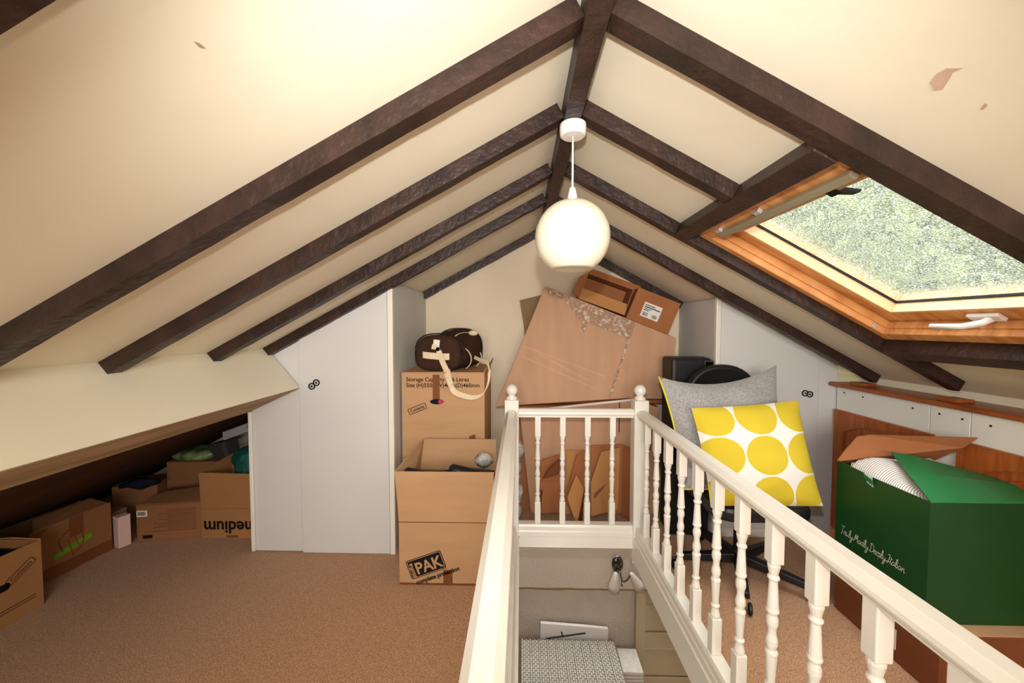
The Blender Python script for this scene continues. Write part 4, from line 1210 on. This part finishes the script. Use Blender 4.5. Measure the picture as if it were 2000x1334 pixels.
tag(MB().box(-.03, .03, -.035, .035, 0, .19).build('x', 'pinkbox'), '', '') if False else None
t = thing('pink_box', 'small pale pink upright box wedged between two brown eaves boxes', 'box', (-2.53, 2.275, 0), -.35)
MB().box(-.03, .03, -.03, .03, 0.002, .185).build('carton', 'pinkbox', t, bevel=.002)
MB().box(-.031, .031, -.031, .031, .1855, .198).build('lid', 'pinkbox', t, bevel=.002)
tag(MB().box(-2.86, -2.63, 2.29, 2.40, .0, .19).build('grey_box', 'cardgrey', None, bevel=.003), 'dull grey brown box behind the pale pink box', 'box')

t = carton('low brown box with barcode and small print beside the pale pink box', (-2.30, 2.47, 0), (.40, .25, .24), .165, 'cardshaded', False,
           flaps=[[(-.20, -.12, .243), (.20, -.12, .243), (.20, .06, .285), (-.12, .0, .27)]])
fx = V((0, -.1255, 0))
b = MB(); b.box(-.195, -.135, -.1275, -.1262, .165, .205); lb = b.build('shipping_label', 'label', t)
b = MB()
for k in range(9): b.box(-.188 + k * .005, -.188 + k * .005 + (.002 if k % 2 else .0034), -.1286, -.1279, .173, .197)
b.build('barcode', 'ink', lb)
b = MB()
for k in range(12):
    z = .20 - k * .0125
    x0 = -.02 - .05 * (k % 3 == 2) - (.08 if k > 6 and k % 2 else 0); plane2d(b, [(x0, z), (.15, z), (.15, z + .0032), (x0, z + .0032)], fx, X_, Z_, .001)
b.build('small_print', 'faintink', t)
b = MB(); plane2d(b, [(-.165, .02), (-.11, .02), (-.11, .042), (-.165, .042)], fx, X_, Z_, .001); b.build('stamp_print', 'ink', t)

t = carton('open brown box with upside down medium print beside the wardrobe', (-1.88, 2.51, 0), (.44, .27, .20), .02, 'cardshadedtan', True,
           flaps=[[(-.22, -.134, .20), (.22, -.134, .20), (.225, -.14, .43), (-.223, -.14, .44)],
                  [(-.219, -.134, .20), (-.219, .134, .20), (-.213, .13, .47), (-.223, -.135, .44)],
                  [(-.22, .134, .20), (.22, .134, .20), (.22, .134, .46), (-.21, .134, .47)]])
b = MB(); text_mb(b, 'medium', .112, (-.207, -.1355, .112), -X_, -Z_, .001, offset=.003, squash=.97, align='RIGHT'); b.build('medium_print', 'ink', t)
MB().box(-.22, .22, -.1362, -.1354, .198, .202).build('fold_line', 'carddark', t)
# trim print that would hang past the box edge
b = MB(); b.box(-.06, .02, -.1362, -.1355, .003, .02); b.build('tape_strip', 'carddark', t)
tag(MB().box(-2.08, -1.775, 2.395, 2.62, .008, .27).jitter(.004, 6).build('folded_towel', 'darkcloth'), 'dark towel filling the box with the medium print', 'towel')
blob('teal_jacket', 'dark teal shiny jacket bundled in the medium box', 'clothing', (-1.85, 2.50, .45), .115, .10, .125, 'tealcloth', .03, 11, 2)
t = carton('brown box under the carrier bag at the back of the eaves', (-2.42, 2.77, 0), (.36, .22, .40), .05, 'cardshaded', False)
t = carton('brown box with dark side at the back behind the barcode box', (-2.755, 2.64, 0), (.26, .20, .27), .3, 'cardshaded', False)
blob('carrier_bag', 'green and white carrier bag lying on the back eaves box', 'bag', (-2.42, 2.70, .455), .19, .10, .05, 'greenbag', .02, 10, 4)
blob('navy_coat', 'dark navy coat heaped on the low eaves boxes', 'clothing', (-2.62, 2.47, .315), .13, .06, .035, 'darkcloth', .03, 9, 6)
# grey appliance with silver tube
t = thing('vacuum_cleaner', 'dark grey vacuum part with silver tube end resting on the eaves boxes', 'appliance', (-2.12, 2.74, .40))
b = MB(); b.hexa([(-2.26, 2.66, .43), (-2.12, 2.64, .40), (-2.10, 2.76, .40), (-2.24, 2.78, .43), (-2.30, 2.66, .525), (-2.16, 2.64, .56), (-2.14, 2.76, .56), (-2.28, 2.78, .525)])
b.build('motor_body', 'greycase', t, world=True, bevel=.015)
d = V((.235, .0, .085)); o_ = V((-2.155, 2.645, .565)); 
b = MB(); b.slab([o_, o_ + d, o_ + d + V((-.02, .02, .055)), o_ + V((-.02, .02, .055))], .02); b.build('silver_tube', 'steel', t, world=True, bevel=.006)
MB().lathe([(.001, -.004), (.012, -.004), (.012, .004), (.001, .004)], o_ + d * .88 + V((-.01, -.008, .03)), 'y', 14).build('tube_hole', 'hole', t, world=True)
b = MB(); b.slab([o_ + d + V((.01, 0, -.03)), o_ + d + V((.075, 0, 0)), o_ + d + V((.055, .02, .09)), o_ + d + V((-.01, .02, .06))], .02); b.build('white_cap', 'plastic', t, world=True, bevel=.004)

# ------------------------------------------------------------------ landing below
LZ0, LY = -2.35, 3.6
b = MB(); b.box(-1.2, 2.6, -1.5, LY, LZ0 - .05, LZ0)
structure(b.build('floor', 'carpet'))
b = MB(); b.box(-1.2, 1.11, LY, LY + .08, LZ0, -.042)
wb = structure(b.build('wall_landing', 'lowerrough'))
b = MB(); n = 40
low = []
for i in range(n + 1):
    x = -1.2 + 3.8 * i / n; low.append((x, LY - .05, -1.135 + .006 * noise.noise(V((x * 8, 0, 0)))))
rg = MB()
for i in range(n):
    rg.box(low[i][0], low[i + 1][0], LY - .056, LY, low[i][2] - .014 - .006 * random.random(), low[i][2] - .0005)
rg.build('ragged_shadow_strip', 'cardgrey', wb, world=True)  # added dark strip for the shadow line under the upper plaster's ragged edge
b.prism(low + [(2.6, LY - .05, -.042), (-1.2, LY - .05, -.042)], (0, .05, 0)); b.build('upper_plaster', 'lowerwall', wb, world=True)
for x0, nm in ((-1.3, 'wall_landing_left'), (2.6, 'wall_landing_right')):
    MB().box(x0, x0 + .1, -1.5, LY + .1, LZ0, -.042).build(nm, 'lowerwall')['kind'] = 'structure'
MB().box(-1.2, 2.6, -1.6, -1.5, LZ0, -.042).build('wall_landing_front', 'lowerwall')['kind'] = 'structure'

t = thing('drawer_chest', 'cream built-in chest of drawers in the landing recess below', 'chest of drawers', (1.7, 3.8, LZ0))
MB().box(1.112, 1.20, LY - .05, LY + .35, LZ0, -1.15).build('side_stile', 'lowercream', t, world=True, bevel=.003)
MB().box(1.20, 2.3, LY + .02, LY + .4, LZ0, -1.15).build('carcass', 'lowercream', t, world=True)
for z0, z1 in ((-1.585, -1.16), (-2.035, -1.605), (-2.34, -2.055)):
    MB().box(1.205, 2.28, LY - .005, LY + .019, z0, z1).build('drawer', 'lowercream', t, world=True, bevel=.004)
    MB().box(1.205, 2.28, LY - .012, LY - .006, z1 - .165, z1 - .157).build('drawer_bead', 'lowercream', t, world=True)

t = thing('laundry_hamper', 'white woven wicker hamper standing on the landing below', 'hamper', (.44, 3.16, LZ0))
MB().box(.02, .86, 2.90, 3.43, LZ0 + .002, -1.605).build('basket', 'wicker', t, world=True, bevel=.01)
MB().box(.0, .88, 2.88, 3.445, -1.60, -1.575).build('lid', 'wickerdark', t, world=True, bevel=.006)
b = MB()
for i in range(44):
    x = .012 + i * .0197
    rib = i % 4 == 0
    for j in range(26):
        y = 2.89 + j * .0215
        if rib:
            b.box(x - .004, x + .004, y, y + .019, -1.575, -1.566 + .003 * (j % 2))
        else:
            zz = -1.571 + (.005 if (i + j) % 2 else .0)
            b.hexa([(x - .008, y, -1.575), (x + .008, y + .003, -1.575), (x + .008, y + .017, -1.575), (x - .008, y + .014, -1.575), (x - .007, y + .002, zz), (x + .007, y + .005, zz), (x + .007, y + .015, zz), (x - .007, y + .012, zz)])
b.build('lid_weave', 'wicker', t, world=True, kind='stuff')

for k in range(6):
    z = -1.645 - k * .032
    t = thing('book', ['pale paperback book at the top of the stack beside the hamper', 'second pale book from the top of the hamper-side stack', 'third pale book down in the hamper-side stack', 'fourth pale book down in the hamper-side stack', 'fifth pale book down in the hamper-side stack', 'bottom pale book of the stack beside the hamper'][k], 'book', (.99, 3.33, z - .029), .02 * (k % 3 - 1), 'books stacked beside the hamper')
    MB().box(-.085, .085, -.12, .12, .003, .026).build('pages', 'label', t)
    for zz in (0, .0265): MB().box(-.088, .088, -.123, .123, zz, zz + .0025).build('cover', 'wicker', t)
tag(MB().box(.90, 1.08, 3.2, 3.46, LZ0 + .001, -1.836).build('white_box', 'wicker', None, bevel=.004), 'tall plain white box carrying the stacked books', 'box')
t = thing('paper_bag', 'flat white paper bag with dark rod behind the hamper', 'bag', (.5, 3.53, LZ0))
b = MB(); b.prism([(.17, 3.50, LZ0 + .001), (.83, 3.50, LZ0 + .001), (.84, 3.53, -1.52), (.60, 3.53, -1.50), (.19, 3.53, -1.475)], (0, .03, 0)).build('paper', 'label', t, world=True, bevel=.004)
MB().tube([(.24, 3.508, -1.612), (.62, 3.515, -1.555)], .006, 8).build('rod', 'gasket', t, world=True)
MB().tube([(.40, 3.510, -1.585), (.39, 3.512, -1.545)], .006, 8).build('hook', 'gasket', t, world=True)

t = thing('wall_sconce', 'chrome wall light with two frosted shades on the landing wall', 'wall light', (.93, LY - .05, -1.0))
wy = LY - .05
b = MB().lathe([(.001, 0), (.055, 0), (.055, -.01), (.04, -.022), (.001, -.03)], (.925, wy - .001, -.885), 'y', 24, 1, 1.5); b.build('backplate', 'chrome', t, world=True, smooth=True)
b = MB().tube(catmull([(.94, wy - .03, -.94), (.96, wy - .07, -1.01), (1.0, wy - .09, -.98), (1.03, wy - .08, -.93)], 6), .007, 8); b.build('arm', 'chrome', t, world=True, smooth=True)
b = MB().tube(catmull([(.92, wy - .03, -.93), (.905, wy - .07, -.96), (.89, wy - .09, -.92)], 6), .007, 8); b.build('arm', 'chrome', t, world=True, smooth=True)
b = MB().tube(catmull([(.95, wy - .04, -.95), (.95, wy - .06, -1.02), (.955, wy - .06, -1.06)], 5), [.004] * 10 + [.012]); b.build('finial', 'chrome', t, world=True, smooth=True)
def shade(p0, d, nm):
    d = V(d).normalized(); a = d.cross(V((0, 1, 0))).normalized(); c = a.cross(d)
    b = MB(); vs = []; fs = []; n = 20
    prof = [(.012, -.01), (.02, 0), (.035, .06), (.048, .12), (.054, .165), (.05, .165), (.03, .06), (.01, .005)]
    for r, h in prof:
        for k in range(n):
            q = 2 * PI * k / n; vs.append(V(p0) + d * h + (a * math.cos(q) + c * math.sin(q)) * r)
    for i in range(len(prof) - 1):
        for k in range(n): fs.append((i * n + k, i * n + (k + 1) % n, (i + 1) * n + (k + 1) % n, (i + 1) * n + k))
    fs.append(tuple(range(n - 1, -1, -1))); fs.append(tuple(range((len(prof) - 1) * n, len(prof) * n)))
    b.add(vs, fs).build(nm, 'shade', t, world=True, smooth=True)
shade((.888, wy - .09, -.925), (-.12, 0, -1), 'glass_shade')
shade((1.035, wy - .08, -.93), (.5, 0, -.85), 'glass_shade')

# ------------------------------------------------------------------ trees beyond the skylight
structure(MB().box(3.5, 30, -12, 34, -5.2, -5).build('ground', 'lawn'))
def tree(x, y, h, r, label, m, seed):
    random.seed(seed)
    t = thing('garden_tree', label, 'tree', (x, y, -5), 0, 'trees beyond the skylight')
    MB().tube([(0, 0, -.05), (.1, .05, h * .3), (0, .1, h * .6), (.05, 0, h * .9)], [.22, .18, .12, .04], 8).build('trunk', 'bark', t, smooth=True)
    b = MB()
    for k in range(17000):
        d = V((random.gauss(0, 1), random.gauss(0, 1), random.gauss(0, 1))).normalized()
        rr = random.uniform(.35, 1) ** .5
        p = V((0, 0, h * .58)) + V((d.x * r, d.y * r, d.z * h * .44)) * rr
        a = V((random.gauss(0, 1), random.gauss(0, 1), random.gauss(0, 1))).normalized(); c = a.cross(d).normalized()
        s = random.uniform(.09, .19)
        b.add([p - a * s, p + c * s * .5, p + a * s, p - c * s * .5], [(0, 1, 2, 3)])
    b.build('foliage', m, t, kind='stuff', fixn=False)
tree(8.6, 8.0, 14.0, 3.3, 'pale green leafy tree seen through the middle of the skylight', 'leaf', 3)
tree(15.0, 17.5, 20.0, 4.8, 'taller dark green tree seen behind the paler tree', 'leaf2', 4)
tree(10.5, 1.6, 13.0, 3.2, 'dark green bushy tree seen through the near end of the skylight', 'leaf2', 5)
random.seed(1)
